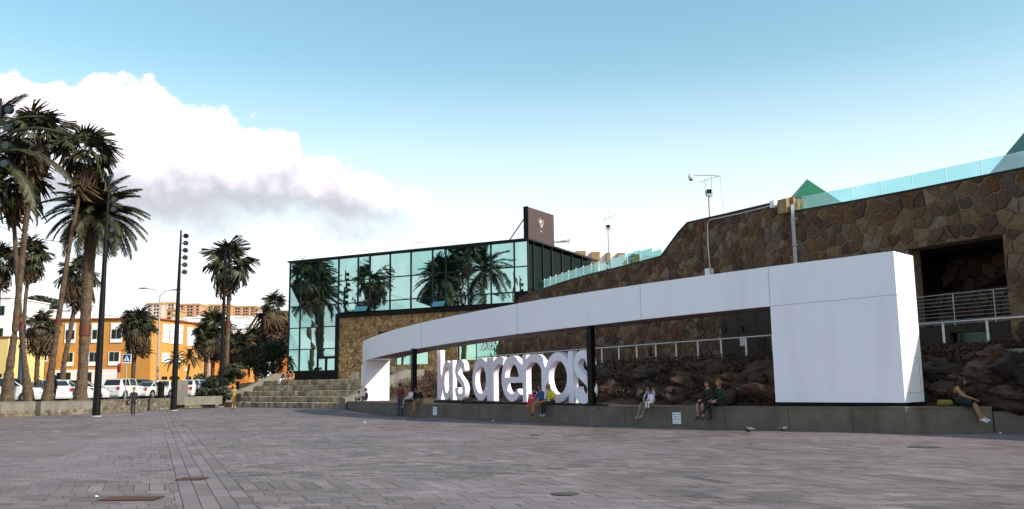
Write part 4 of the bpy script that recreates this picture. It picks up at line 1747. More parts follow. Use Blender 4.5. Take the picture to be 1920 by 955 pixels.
# ================================================================== STEPS AND TERRACE
sd = Vector((ST_B.x - ST_A.x, ST_B.y - ST_A.y, 0))
SL = sd.length
sd.normalize()
sn = Vector((-sd.y, sd.x, 0))
st = thing('stone_steps', (ST_A.x, ST_A.y, 0), 'broad flight of high seating steps in mottled stone blocks up to the glass building', 'steps')
NT, TD = 5, .95
TH = TER / NT
for k in range(NT):
    x = -.3 if k else 0
    off = rnd.uniform(0, .3)
    while x < SL - .1:
        w = rnd.uniform(.42, .72)
        if 6.2 < x < 7.2:
            w = .35
        e = min(x + w, SL + .4)
        j = rnd.uniform(-.012, .012)
        a, b = ST_A + sd * (x + .008) + sn * (k * TD + j), ST_A + sd * (e - .008) + sn * (k * TD + j)
        z0, z1 = k * TH, (k + 1) * TH - .012
        mb = MB().prism([(a.x, a.y, z0), (b.x, b.y, z0), (b.x, b.y, z1), (a.x, a.y, z1)], sn * (TD + .1))
        bevel(mb.build('block', M['step'], st), .02)
        x = e
corep = [ST_A - sd * .0, ST_B + sd * .4]
for k in range(NT):
    a, b = corep[0] + sn * (k * TD + .05), corep[1] + sn * (k * TD + .05)
    MB().prism([(a.x, a.y, 0), (b.x, b.y, 0), (b.x, b.y, (k + 1) * TH - .03), (a.x, a.y, (k + 1) * TH - .03)], sn * (TD)).build('core', M['joint'], st)
tl, tr = ST_A + sn * (NT * TD), ST_B + sn * (NT * TD)
ter = MB()
P = [(tl.x - .5, tl.y, 0), (tr.x + .6, tr.y, 0), (-4, 70.5, 0), (6, 70, 0), (10, 90, 0), (-20, 125, 0), (-44, 138, 0)]
ter.add([(p[0], p[1], TER) for p in P], [tuple(range(7))])
ter.add([(p[0], p[1], 0) for p in P] + [(p[0], p[1], TER - .001) for p in P], [(i, (i + 1) % 7, 7 + (i + 1) % 7, 7 + i) for i in range(7)])
struct(ter.build('terrace', M['grey_conc']))
# sloping side walls of the steps
for (base, dirn, lab, cut) in ((ST_A, -1, 'grey sloping side wall at the left end of the stone steps', 0), (ST_B + sd * .1, 1, 'grey sloping side wall at the right end of the stone steps', 1)):
    t = thing('side_wall', (base.x, base.y, 0), lab, 'wall')
    prof_ = [(-.6, 0), (-.6, .75), (.1, .95)] + [(x, .95 + (TER - .35) * (x / 4.9) ** (1.25 if dirn < 0 else .9)) for x in (1, 2, 3, 4, 4.9)] + [(6.6, TER + .62), (6.6, 0)]
    MB().prism([base + sn * x + Vector((0, 0, z)) + sd * (dirn * .0) for x, z in prof_], sd * (dirn * .55)).build('slab', M['grey_conc'], t)
pw2 = at(666, 702, 67)
t = thing('stone_pillar', (pw2.x, pw2.y, TER), 'short pale stone pillar with a thin rail at the top right of the steps', 'pillar')
MB().box((pw2.x, pw2.y, (TER + pw2.z) / 2 + .1), (.5, .5, pw2.z - TER + .2)).build('shaft', M['grey_conc'], t)
MB().tube([(pw2.x + .5, pw2.y, TER - .5), (pw2.x + .5, pw2.y, pw2.z + .7)], .03, 6).build('rail_post', M['steel'], t)

# ================================================================== LEFT: PLANTER WALL, PARKING
pwt = thing('planter_wall', (PW[4][0], PW[4][1], 0), 'low planter wall of small stone blocks with plain concrete panels at the left of the plaza', 'wall')
seg = 0
sbk = MB()
for a, b in zip(PW, PW[1:]):
    d, n = norm2(a, b)
    ln = math.hypot(b[0] - a[0], b[1] - a[1])
    A, B = Vector((a[0], a[1], 0)) + n * .06, Vector((b[0], b[1], 0)) + n * .06
    MB().prism([A, B, B + Vector((0, 0, b[2] - .05)), A + Vector((0, 0, a[2] - .05))], n * .4).build('core', M['joint'], pwt)
    A, B = Vector((a[0], a[1], 0)), Vector((b[0], b[1], 0))
    pa = a[0] / a[1] * F + 960
    panel = -50 <= pa <= 120
    rows_ = 5
    bh = (a[2] - .06) / rows_
    rr = range(rows_)
    if panel:
        k0 = 2
        MB().prism([A + Vector((0, 0, bh * k0)), B + Vector((0, 0, bh * k0)), B + Vector((0, 0, b[2] - .04)), A + Vector((0, 0, a[2] - .04))], n * .1).build('concrete_panel', M['grey_conc'], pwt)
        rr = range(k0)
    for r in rr:
        x = -rnd.uniform(0, .2)
        while x < ln:
            w = rnd.uniform(.18, .34)
            x0, x1 = max(0, x) + .006, min(ln, x + w) - .006
            if x1 - x0 > .04:
                o_ = rnd.uniform(-.01, .02)
                p0_, p1_ = A + d * x0 - n * o_, A + d * x1 - n * o_
                z0, z1 = r * bh + .006, (r + 1) * bh - .006
                sbk.prism([p0_ + Vector((0, 0, z0)), p1_ + Vector((0, 0, z0)), p1_ + Vector((0, 0, z1)), p0_ + Vector((0, 0, z1))], n * .08)
            x += w
    c = MB()
    c.prism([A - n * .02 + Vector((0, 0, a[2] - .045)), B - n * .02 + Vector((0, 0, b[2] - .045)), B - n * .02 + Vector((0, 0, b[2])), A - n * .02 + Vector((0, 0, a[2]))], n * .5)
    c.build('coping', M['grey_conc'], pwt)
sbk.build('small_blocks', M['block'], pwt)['kind'] = 'stuff'
# taller concrete panel next to the second lamp pole, and the long low one
for (p0, p1, ytp, lab) in ((325, 347, 713, 'tall square concrete slab standing on the planter wall beside the second black pole'), (347, 412, 743.5, 'long low concrete panel between the white hatchback and the third pole')):
    Yk = 68.5
    a, b = at(p0, 746, Yk - .8 * 0), at(p1, 745, Yk + 2.2)
    zt_ = at((p0 + p1) / 2, ytp, Yk).z
    t = thing('concrete_slab', (a.x, a.y, 0), lab, 'wall')
    MB().prism([(a.x, a.y, .3), (b.x, b.y, .3), (b.x, b.y, zt_), (a.x, a.y, zt_)], (.1, .35, 0)).build('slab', M['grey_conc'], t)
PKZ = .78
sh = MB()
P = [(PW[i][0], PW[i][1] + .45) for i in range(len(PW))]
P = [(-140, 60)] + P[0:] + [(tl.x - .6, tl.y), (-44, 138), (-60, 260), (-300, 260)]
sh.add([(p[0], p[1], PKZ) for p in P], [tuple(range(len(P)))])
struct(sh.build('parking_lot', M['asphalt']))
bd = MB()
P2 = [(p[0], p[1] + .46) for p in PW]
bd.add([(p[0], p[1], PKZ + .11) for p in P2] + [(p[0] - .6, p[1] + 3.2, PKZ + .11) for p in P2], [(i, i + 1, len(P2) + i + 1, len(P2) + i) for i in range(len(P2) - 1)])
bd.add([(p[0] - .6, p[1] + 3.2, PKZ) for p in P2] + [(p[0] - .6, p[1] + 3.2, PKZ + .11) for p in P2], [(i, i + 1, len(P2) + i + 1, len(P2) + i) for i in range(len(P2) - 1)])
struct(bd.build('planting_bed', M['soil']))
gv = MB()
a, b = at(150, 740, 86), at(222, 738, 88)
for i in range(3500):
    x = rnd.uniform(a.x, b.x)
    y = rnd.uniform(86, 89)
    z = PKZ + .05 + rnd.uniform(0, .75) * (1 - abs(y - 87.5) / 2.2)
    w = rnd.uniform(.04, .09)
    ang = rnd.uniform(0, 6.28)
    dx, dy = math.cos(ang) * w, math.sin(ang) * w
    gv.add([(x - dx, y - dy, z - .05), (x + dx, y + dy, z - .05), (x + dx * .3, y + dy * .3, z + .22)], [(0, 1, 2)])
o = gv.build('grass_mound', M['grass'])
tag(o, 'long green grass strip behind the parked cars', 'grass', kind='stuff')

# ================================================================== BUILDINGS AT THE LEFT
def bwin(parent, x0, x1, z0, z1, Pf, wn, gz0=None, gz1=None, glass='dglass', split=True, fm='win_white'):
    """white framed window on a wall given by Pf(x, z, out)"""
    f = MB()
    f.prism([Pf(x0, z0, .02), Pf(x1, z0, .02), Pf(x1, z1, .02), Pf(x0, z1, .02)], wn * .08)
    fo = f.build('window', M[fm], parent)
    w, h = x1 - x0, z1 - z0
    g0 = z0 + h * (gz0 if gz0 is not None else .1)
    g1 = z0 + h * (gz1 if gz1 is not None else .9)
    halves = ((x0 + w * .1, x0 + w * .48), (x0 + w * .52, x0 + w * .92)) if split else ((x0 + w * .1, x0 + w * .9),)
    for a, b in halves:
        p = MB()
        p.prism([Pf(a, g0, .11), Pf(b, g0, .11), Pf(b, g1, .11), Pf(a, g1, .11)], wn * .012)
        p.build('pane', M[glass], fo, org=parent.location)
    return fo


OB_Y = 110
obx = lambda px: at(px, 660, OB_Y).x
zr = at(200, 599, OB_Y).z
ob_ = thing('orange_building', (obx(180), OB_Y, PKZ), 'long two storey orange building with white framed windows behind the car park', 'building')
X0, X1 = obx(66), obx(283)
FD = Vector((.21, .977, 0)).normalized()
K1, K2 = 13.4, 30
c1 = Vector((X1, OB_Y, 0)) + FD * K1
MB().prism([(X0, OB_Y, PKZ), (X1, OB_Y, PKZ), (c1.x, c1.y, PKZ), (X0 + 2, OB_Y + 14, PKZ)], (0, 0, zr - PKZ - .001)).build('wall', M['orange'], ob_)
MB().prism([(X0 - .2, OB_Y - .25, zr), (X1 + .2, OB_Y - .25, zr), (c1.x + .3, c1.y, zr), (X0 + 2, OB_Y + 14, zr)], (0, 0, .16)).build('roof_edge', M['roof_red'], ob_)
Pf = lambda x, z, o: Vector((x, OB_Y - o, z))
wnF = Vector((0, -1, 0))
hz = lambda y: at(200, y, OB_Y).z
for a, b in ((206, 228), (170, 192), (152, 166), (120, 140), (43, 52), (92, 104), (70, 80)):
    bwin(ob_, obx(a), obx(b), hz(643), hz(606), Pf, wnF, .2, .66)
for a, b in ((204, 226), (167, 188), (151, 162), (123, 139)):
    bwin(ob_, obx(a), obx(b), hz(686), hz(660), Pf, wnF, .32, .98, 'dglass' if a > 190 else 'dglass')
for a, b in ((56, 68), (78, 90)):
    bwin(ob_, obx(a), obx(b), hz(677), hz(657), Pf, wnF, .15, .7, split=False)
MB().prism([Pf(obx(98), PKZ, .1), Pf(obx(221), PKZ, .1), Pf(obx(221), hz(693), .1), Pf(obx(98), hz(693), .1)], (0, .08, 0)).build('white_base', M['wall_white'], ob_)
for a, b in ((127, 136), (155, 163), (167, 175), (110, 118)):
    MB().prism([Pf(obx(a), PKZ, .13), Pf(obx(b), PKZ, .13), Pf(obx(b), hz(698), .13), Pf(obx(a), hz(698), .13)], (0, .02, 0)).build('door', M['dglass'], ob_)
MB().prism([Pf(obx(53), hz(699), .14), Pf(obx(88), hz(699), .14), Pf(obx(88), hz(678), .14), Pf(obx(53), hz(678), .14)], (0, .1, 0)).build('shutter_panel', M['brown'], ob_)
# right-hand face
OC = Vector((X1, OB_Y, 0))
FN = Vector((FD.y, -FD.x, 0))
Pr = lambda s, z, o: OC + FD * s + FN * o + Vector((0, 0, z))
for (pa, pb, ya, yb, g0, g1, sp_) in ((305, 315, 607.5, 643, .0, .0, 0), (319, 327, 608, 645, 0, 0, 0), (329, 341, 609, 646, 0, 0, 0), (351, 361, 614, 649, 0, 0, 0), (363, 373, 616, 650, 0, 0, 0), (303, 317, 662, 680, 0, 0, 0), (330, 339, 664, 680, 0, 0, 0)):
    s0, z1 = on_plane(pa, ya, OC, FD)
    s1, z0 = on_plane(pb, yb, OC, FD)
    f = MB()
    f.prism([Pr(s0, z0, .02), Pr(s1, z0, .02), Pr(s1, z1, .02), Pr(s0, z1, .02)], FN * .08)
    fo = f.build('window', M['win_white'], ob_)
    for q in (.28, .62):
        z = z0 + (z1 - z0) * q
        MB().beam(Pr(s0, z, .12), Pr(s1, z, .12), .04, .09).build('rail', M['galv'], fo, org=ob_.location)
for pa, pb in ((303, 313), (318, 336), (348, 358)):
    s0, z1 = on_plane(pa, 706, OC, FD)
    s1, z0 = on_plane(pb, 712, OC, FD)
    MB().prism([Pr(s0, z0, .03), Pr(s1, z0, .03), Pr(s1, z1, .03), Pr(s0, z1, .03)], FN * .03).build('vent_window', M['dglass'], ob_)
# annexes
def house(name, px0, px1, yt, Y, dep, m_, label, wins=0, z0=None, skew=0.0, group=None, wm_='dglass', roof=None, wrows=2, cat='house'):
    a, b = at(px0, yt, Y), at(px1, yt, Y)
    z0 = PKZ if z0 is None else z0
    t = thing(name, ((a.x + b.x) / 2, Y, z0), label, cat, group)
    zt_ = a.z
    MB().prism([(a.x, Y, z0), (b.x, Y + skew, z0), (b.x, Y + skew + dep, z0), (a.x, Y + dep, z0)], (0, 0, zt_ - z0)).build('wall', M[m_] if isinstance(m_, str) else m_, t)
    MB().prism([(a.x - .15, Y - .15, zt_), (b.x + .15, Y + skew - .15, zt_), (b.x + .15, Y + skew + dep, zt_), (a.x - .15, Y + dep, zt_)], (0, 0, .18 * Y / 130)).build('roof', M[roof or 'wall_white'], t)
    if wins:
        n = wins
        W = b.x - a.x
        hh = min(zt_ - z0, 3.1 * wrows)
        for r in range(wrows):
            for i in range(n):
                if rnd.random() < .12:
                    continue
                wx = a.x + W * (i + .28) / n
                ww = W / n * .42
                zz = zt_ - 1.1 - r * 3.0
                if zz - 1.3 < z0:
                    continue
                ys = Y + skew * (wx - a.x) / W
                MB().box((wx + ww / 2, ys - .02, zz - .6), (ww, .12, 1.2)).build('window', M[wm_], t)
    return t


s0, z1 = on_plane(392, 615, OC, FD)
an_ = thing('orange_annexe', tuple(Pr(22, PKZ, 0)), 'lower orange wing receding behind the palms right of the long orange building', 'building')
MB().prism([Pr(K1, PKZ, -.6), Pr(34, PKZ, -.6), Pr(34, PKZ, -9), Pr(K1, PKZ, -9)], (0, 0, 8.6)).build('wall', M['dorange'], an_)
MB().prism([Pr(K1, PKZ + 8.6, -.4), Pr(34.3, PKZ + 8.6, -.4), Pr(34.3, PKZ + 8.6, -9), Pr(K1, PKZ + 8.6, -9)], (0, 0, .16)).build('roof_edge', M['roof_red'], an_)
for q in (18, 24, 30):
    MB().prism([Pr(q, 3.4, -.55), Pr(q + 1.1, 3.4, -.55), Pr(q + 1.1, 5.2, -.55), Pr(q, 5.2, -.55)], FN * .03).build('window', M['dglass'], an_)
house('orange_house', 444, 472, 628, 131, 8, 'orange', 'narrow orange house with small window between the spotted palm and the skirted palm', 2, roof='roof_red')
house('orange_house', 519, 560, 612, 136, 10, 'dorange', 'orange wall showing between the skirted palm and the glass building', 2, roof='wall_white')
house('white_gate_house', 488, 500, 680, 118, 4, 'wall_white', 'small white gateway below the dark bushy tree', 0)
house('yellow_house', -60, 16, 634, 100, 8, 'yellow', 'pale yellow house with red roof edge at the far left edge', 3, roof='roof_red', wrows=2)
house('tall_white_block', -80, 20, 560, 118, 10, 'wall_white', 'tall blank white block rising behind the palm trunks at the left edge', 3, wrows=2)
house('white_house', 16, 46, 585, 140, 8, 'wall_white', 'white house with dark gaps between the two leftmost palm trunks', 3)
house('cream_house', 44, 70, 580, 150, 8, 'yellow', 'cream yellow upper storey behind the small dark palm', 2)
house('white_roofed_house', 82, 134, 583, 150, 10, 'wall_white', 'broad white roof showing just above the orange building, right of the small dark palm', 0)
house('long_white_house', 140, 200, 591, 160, 10, 'wall_white', 'low white strip of a house above the orange roof beside the date palm trunk', 5)
house('white_water_tank_house', 203, 232, 592, 170, 8, 'wall_white', 'small white rooftop block left of the bushy fan palm', 2)

# hillside
hill = MB()
gxn, gyn = 40, 16
for j in range(gyn + 1):
    for i in range(gxn + 1):
        Y = 165 + j * 45
        X = -420 + i * 18
        rise = max(0, min(1, (Y - 190) / 300))
        h = PKZ - .4 + rise * 30 * (0.7 + .3 * math.exp(-((X + 150) / 160) ** 2)) + noise.noise(Vector((X * .01, Y * .01, 0))) * 5 * rise
        h *= max(0.05, min(1, (130 - X) / 160))
        hill.v.append((X, Y, h))
for j in range(gyn):
    for i in range(gxn):
        a = j * (gxn + 1) + i
        hill.f.append((a, a + 1, a + gxn + 2, a + gxn + 1))
        hill.m.append(0)
struct(hill.build('hillside', M['earth'], smooth=True))

pinkish = mat('pink_render', (.62, .45, .38), .9, nscale=.1, spread=.08)
terrac = mat('terracotta_render', (.50, .27, .17), .9, nscale=.1, spread=.12)
ochre = mat('ochre_render', (.46, .28, .13), .9, nscale=.1, spread=.12)


def apartment(px0, px1, yt, yb, Y, m_, label, nc, nr, skew=0):
    a, b = at(px0, yt, Y), at(px1, yb, Y)
    t = thing('apartment_block', ((a.x + b.x) / 2, Y, b.z - 6), label, 'apartment block')
    W, H = b.x - a.x, a.z - b.z
    MB().prism([(a.x, Y, b.z - 6), (b.x, Y + skew, b.z - 6), (b.x, Y + skew + 14, b.z - 6), (a.x, Y + 14, b.z - 6)], (0, 0, H + 6)).build('wall', m_, t)
    MB().prism([(a.x - .3, Y - .3, a.z), (b.x + .3, Y + skew - .3, a.z), (b.x + .3, Y + skew + 14, a.z), (a.x - .3, Y + 14, a.z)], (0, 0, .9)).build('parapet', ochre, t)
    for r in range(nr):
        for i in range(nc):
            w = W / nc
            x = a.x + w * (i + .25)
            z = a.z - H * (r + .3) / nr
            ys = Y + skew * (x - a.x) / W
            bal = (i % 3 == 1)
            MB().box((x + w * .25, ys - .1, z - H / nr * .2), (w * .5, .3, H / nr * .48)).build('balcony' if bal else 'window', M['dglass'] if not bal else pinkish, t)
    return t


apartment(278, 303, 571, 602, 470, pinkish, 'leftmost ochre and pale apartment block on the far hill', 5, 5)
apartment(303, 326, 570, 597, 474, pinkish, 'pale pink apartment block stepping up beside the leftmost one on the hill', 4, 5)
apartment(322, 373, 573, 599, 478, terrac, 'reddish brown apartment block with flat grey roof on the far hill', 9, 5)
apartment(313, 330, 583, 602, 440, ochre, 'low orange block in front of the reddish apartments', 2, 2)
apartment(390, 431, 574, 595, 500, ochre, 'brown grey apartment block left of the tall palm trunk on the hill', 7, 4)
apartment(431, 480, 577, 596, 505, terrac, 'long brown apartment block right of the tall palm trunk on the hill', 10, 4)
apartment(478, 498, 579, 598, 460, pinkish, 'small pinkish block at the right end of the hill row', 3, 3)
apartment(534, 552, 586, 602, 420, pinkish, 'small pink block just left of the glass building', 2, 2)
wl = [(322, 352, 600, 240, 'longest'), (346, 372, 597, 300, 'brightest'), (370, 396, 594, 330, 'small'), (392, 420, 594, 300, 'flat topped'), (416, 446, 595, 320, 'low'), (440, 470, 596, 280, 'wide'), (462, 492, 599, 300, 'stepped'), (484, 520, 600, 260, 'plain'), (340, 380, 606, 190, 'broad'), (378, 412, 608, 180, 'blank'), (408, 436, 604, 200, 'windowed'), (434, 462, 606, 210, 'squat'), (458, 500, 609, 175, 'largest'), (490, 530, 612, 165, 'boxy'), (430, 470, 617, 150, 'nearest'), (522, 545, 600, 240, 'narrow')]
plc = ['right above the roof corner of the orange building', 'just under the reddish apartments', 'in the gap between the two apartment groups', 'under the left end of the brown grey apartments', 'directly behind the tall palm trunk', 'right of the tall palm trunk under the long apartments', 'below the small pinkish block', 'left of the skirted palm crown', 'behind the second black pole', 'behind the double palm', 'between the third pole and the double palm', 'right behind the spotted palm trunk', 'in the middle of the white slope', 'left of the skirt of dead fronds', 'beside the spotted palm above the orange annexe', 'right of the skirted palm by the glass building']
for i, ((a, b, y, Y, adj), pl_) in enumerate(zip(wl, plc)):
    house('hill_house', a, b, y, Y, 12, 'wall_white', f'{adj} white hillside house {pl_}', rnd.choice((0, 3, 4, 5)), z0=-.5, group='white houses on the hillside', wm_=rnd.choice(('dglass', 'shutter')), wrows=rnd.choice((1, 2)))

# ================================================================== PALMS
def fan_frond(name, m_, seed, dead=False):
    r = random.Random(seed)
    mb = MB()
    pl_ = .55 if not dead else .35
    droop = .20 if not dead else .34
    n = 22 if not dead else 11
    mb.tube([(0, 0, 0), (pl_ * .5, 0, .03), (pl_, 0, -.0)], [.022, .016, .012], 4)
    for i in range(n):
        t = -1 + 2 * (i + .5) / n
        a = t * (2.05 if not dead else 1.0)
        ln = (.62 if not dead else .75) * (1 - .35 * abs(t) ** 2) * r.uniform(.85, 1.1)
        d = Vector((math.cos(a), math.sin(a), .10 * math.cos(a * 2)))
        s_ = Vector((-math.sin(a), math.cos(a), 0))
        p0 = Vector((pl_, 0, 0))
        p1 = p0 + d * ln * .55 + Vector((0, 0, -droop * .15))
        tw = r.uniform(-.09, .09)
        p2 = p0 + d * ln + s_ * tw + Vector((0, 0, -droop * (1 + r.uniform(0, 1.3))))
        w = .050 if not dead else .042
        mb.add([p0, p1 + s_ * w + Vector((0, 0, .02)), p1 - s_ * w + Vector((0, 0, .02)), p2], [(0, 2, 3, 1)])
        mb.add([p1 + s_ * w * .9, p1 - s_ * w * .9, p2 + s_ * w * .12, p2 - s_ * w * .12 + Vector((0, 0, -droop * .4))], [(0, 1, 3, 2)])
    o = mb.build(name, m_)
    me = o.data
    bpy.data.objects.remove(o)
    return me


def date_frond(seed, L_=1.0):
    r = random.Random(seed)
    mb = MB()
    pts = []
    for i in range(13):
        t = i / 12
        pts.append(Vector((t * (1 - .16 * t * t), 0, .30 * t - .72 * t * t)))
    mb.tube(pts, [.014 * (1 - .8 * i / 12) for i in range(13)], 4)
    n = 46
    for i in range(n):
        t = .10 + .88 * (i + .5) / n
        k = t * 12
        j = min(int(k), 11)
        p = pts[j].lerp(pts[j + 1], k - j)
        tg = (pts[j + 1] - pts[j]).normalized()
        ll = .20 * math.sin(math.pi * (.12 + .86 * t)) ** .6 * r.uniform(.85, 1.15)
        for s in (-1, 1):
            d = (Vector((0, s, 0)) * .8 + tg * .65 + Vector((0, 0, .25 - .5 * t + r.uniform(-.2, .15)))).normalized()
            q = p + d * ll + Vector((0, 0, -.03))
            w = tg * .0125
            mb.add([p - w, p + w, q + w * .3], [(0, 1, 2)])
            mb.add([p + (q - p) * .4 - w * 1.1, q, p + (q - p) * .4 + w * 1.1 + Vector((0, 0, .005))], [(0, 1, 2)])
    o = mb.build('date_frond', M['leaf'])
    me = o.data
    bpy.data.objects.remove(o)
    return me


FANS = [fan_frond('frond', M['leaf'], k) for k in range(4)]
DEADS = [fan_frond('dead_frond', M['dleaf'], 20 + k, True) for k in range(3)]
DATES = [date_frond(k) for k in range(3)]


def frond_matrix(azm, elv, roll, sc, off):
    m_ = Matrix.Rotation(azm, 4, 'Z') @ Matrix.Rotation(-elv, 4, 'Y') @ Matrix.Rotation(roll, 4, 'X') @ Matrix.Scale(sc, 4)
    m_.translation = Vector(off)
    return m_


def palm(kind, crown, rpx, trunk, Y, label, seed, parts=True, ng=24, nd=24, wpx=(10, 14, 24), skirt=1.0, spot=False, band=None, group='fan palms', dens=1.0):
    r = random.Random(seed)
    base = at(*trunk[-1], Y)
    if base.z > 1.4:
        base.z = max(PKZ, 0)
    base.z = PKZ + .05
    t = thing('palm_tree', tuple(base), label, 'palm tree', group)
    pts = [at(x, y, Y) for x, y in trunk]
    pts[-1] = Vector((pts[-1].x, Y, PKZ - .05))
    # densify
    dp = []
    for a, b in zip(pts, pts[1:]):
        n = max(2, int((a - b).length / .35))
        dp += [a.lerp(b, k / n) for k in range(n)]
    dp.append(pts[-1])
    ws = [w * .86 * Y / F / 2 for w in wpx]
    rad = []
    n = len(dp)
    for i in range(n):
        q = i / (n - 1)
        w = ws[0] + (ws[1] - ws[0]) * min(1, q * 1.3) + (ws[2] - ws[1]) * max(0, (q - .78) / .22) ** 1.6
        rad.append(w * (1 + .05 * (1 if i % 2 else -1) + r.uniform(-.02, .02)))
    MB().tube(dp[::-1], rad[::-1], 12).build('trunk', M['trunkp' if (spot or kind == 'date') else 'trunk'], t)
    if band:
        i = min(range(n), key=lambda k: abs(dp[k].z - at(band[0], band[1], Y).z))
        MB().tube([dp[max(i - 1, 0)], dp[min(i + 1, n - 1)]], rad[i] * 1.04, 12).build('painted_band', M['band'], t)
    c = at(*crown, Y)
    Rm = rpx * Y / F
    top = pts[0]
    off = c - top
    fl = []
    if kind == 'fan':
        hub = top.lerp(c, .6)
        for i in range(int(ng * dens)):
            azm = i * 2.39996 + r.uniform(-.25, .25)
            e = math.pi / 2 * (1 - (i / ng) ** .8 * 1.5) + r.uniform(-.3, .3)
            fl.append(('g', azm, e, r.uniform(-.4, .4), Rm * r.uniform(.75, 1.15), hub + Vector((0, 0, Rm * .06))))
        for i in range(int(nd * dens)):
            azm = i * 2.39996 + r.uniform(-.3, .3)
            e = -R(32) - R(50) * (i / nd) + r.uniform(-.3, .3)
            fl.append(('d', azm, e, r.uniform(-.6, .6), Rm * r.uniform(.55, 1.05) * skirt, hub - Vector((0, 0, Rm * (.10 + .35 * skirt * i / nd)))))
    else:
        hub = top.lerp(c, .5)
        for i in range(ng):
            azm = i * 2.39996 + r.uniform(-.2, .2)
            e = R(82) - R(112) * (i / ng) ** .9 + r.uniform(-.12, .12)
            fl.append(('p', azm, e, r.uniform(-.3, .3), Rm * 1.12 * r.uniform(.88, 1.08), hub))
    if parts:
        for k, azm, e, ro, sc, p in fl:
            me = r.choice({'g': FANS, 'd': DEADS, 'p': DATES}[k])
            o = bpy.data.objects.new('dead_frond' if k == 'd' else 'frond', me)
            COL.objects.link(o)
            o.parent = t
            o.matrix_local = frond_matrix(azm, e, ro, sc, p - base)
    else:
        for nm, sel, m_ in (('crown', 'gp', M['leaf']), ('dead_fronds', 'd', M['dleaf'])):
            mb = MB()
            for k, azm, e, ro, sc, p in fl:
                if k in sel:
                    me = r.choice({'g': FANS, 'd': DEADS, 'p': DATES}[k])
                    mm = frond_matrix(azm, e, ro, sc, p)
                    mb.add([mm @ v.co for v in me.vertices], [tuple(f.vertices) for f in me.polygons])
            if mb.v:
                mb.build(nm, m_, t)
    return t


palm('fan', (74, 246), 56, [(74, 275), (62, 330), (47, 430), (38, 520), (28, 620), (17, 700), (12, 753)], 56, 'tallest leaning fan palm at the far left, its trunk crossing to the left foot', 1, wpx=(10, 14, 30), ng=24, nd=22, band=(30, 603))
palm('fan', (32, 345), 55, [(29, 362), (27, 430), (31, 500), (38, 600), (47, 690), (55, 751)], 57.5, 'fan palm whose trunk leans right at its foot, behind the tallest palm', 2, wpx=(8, 11, 26), nd=18, band=(39, 612))
palm('fan', (163, 282), 54, [(156, 318), (146, 380), (132, 450), (118, 540), (104, 640), (88, 749)], 57, 'slender fan palm leaning left with its ragged crown against the cloud', 3, wpx=(7, 12, 26), ng=18, nd=13, band=(108, 612))
palm('date', (190, 388), 92, [(172, 432), (166, 500), (160, 600), (155, 700), (150, 751)], 60, 'stout date palm with a thick trunk beside the nearest full lamp pole', 4, ng=84, nd=0, wpx=(26, 20, 30), group='date palms', band=(158, 622))
palm('date', (-28, 275), 150, [(-40, 320), (-42, 500), (-45, 640), (-46, 756)], 52, 'date palm just outside the left edge whose long fronds hang into view', 5, ng=32, nd=0, wpx=(22, 20, 30), group='date palms')
palm('fan', (60, 478), 34, [(56, 492), (48, 560), (42, 640), (38, 716)], 90, 'smaller fan palm far behind the crossing trunks', 6, False, wpx=(7, 8, 12))
palm('fan', (2, 492), 34, [(0, 505), (-4, 600), (-8, 716)], 90, 'fan palm crown cut by the left edge below the big fronds', 7, False, wpx=(7, 8, 12))
palm('fan', (150, 512), 34, [(148, 530), (140, 575), (130, 630), (120, 680), (116, 716)], 84, 'shaggy fan palm hidden behind the stout date palm trunk', 8, False, wpx=(8, 11, 14), nd=44, skirt=1.2, spot=True)
palm('fan', (78, 606), 27, [(76, 622), (71, 665), (68, 716)], 92, 'small dark fan palm in front of the orange wall between leaning trunks', 9, False, wpx=(9, 10, 12), nd=50, skirt=1.4)
palm('fan', (258, 606), 32, [(257, 622), (252, 660), (249, 719)], 98, 'bushy fan palm in front of the plain orange wall by the crossing sign', 10, False, wpx=(8, 9, 12), ng=40, nd=50, skirt=1.25)
palm('fan', (431, 492), 43, [(430, 512), (428, 600), (424, 704)], 84, 'tall straight fan palm with a spotted trunk behind the third lamp pole', 11, True, wpx=(8, 10, 12), spot=True, nd=12, band=(428, 610))
palm('fan', (513, 568), 25, [(512, 592), (512, 640), (513, 698)], 98, 'fan palm with a thick skirt of dead fronds left of the glass building', 12, False, wpx=(8, 9, 11), ng=18, nd=90, skirt=2.0)
palm('fan', (402, 612), 32, [(402, 628), (400, 670), (398, 716)], 98, 'right hand palm of the close pair in front of the orange building', 13, False, wpx=(8, 8, 10), nd=46, skirt=1.3)
palm('fan', (385, 628), 24, [(386, 640), (386, 680), (384, 716)], 96, 'left hand, shorter palm of the close pair in front of the orange building', 14, False, wpx=(7, 8, 9), nd=30, skirt=1.2)
palm('fan', (478, 636), 27, [(479, 652), (481, 680), (481, 717)], 102, 'short fan palm between the orange house and the dark bushy tree', 15, False, wpx=(7, 8, 10), nd=36, skirt=1.2)
palm('fan', (446, 652), 30, [(446, 668), (446, 690), (446, 714)], 92, 'low dark fan palm right beside the spotted trunk', 18, False, wpx=(7, 8, 10), nd=34, skirt=1.2)
palm('date', (330, 668), 24, [(329, 686), (325, 710), (322, 738)], 78, 'small young date palm behind the second lamp pole', 16, False, ng=22, nd=0, wpx=(5, 4, 6), group='date palms')
palm('date', (356, 664), 27, [(355, 682), (352, 705), (350, 736)], 80, 'small young date palm between the second pole and the white hatchback', 17, False, ng=22, nd=0, wpx=(5, 4, 6), group='date palms')
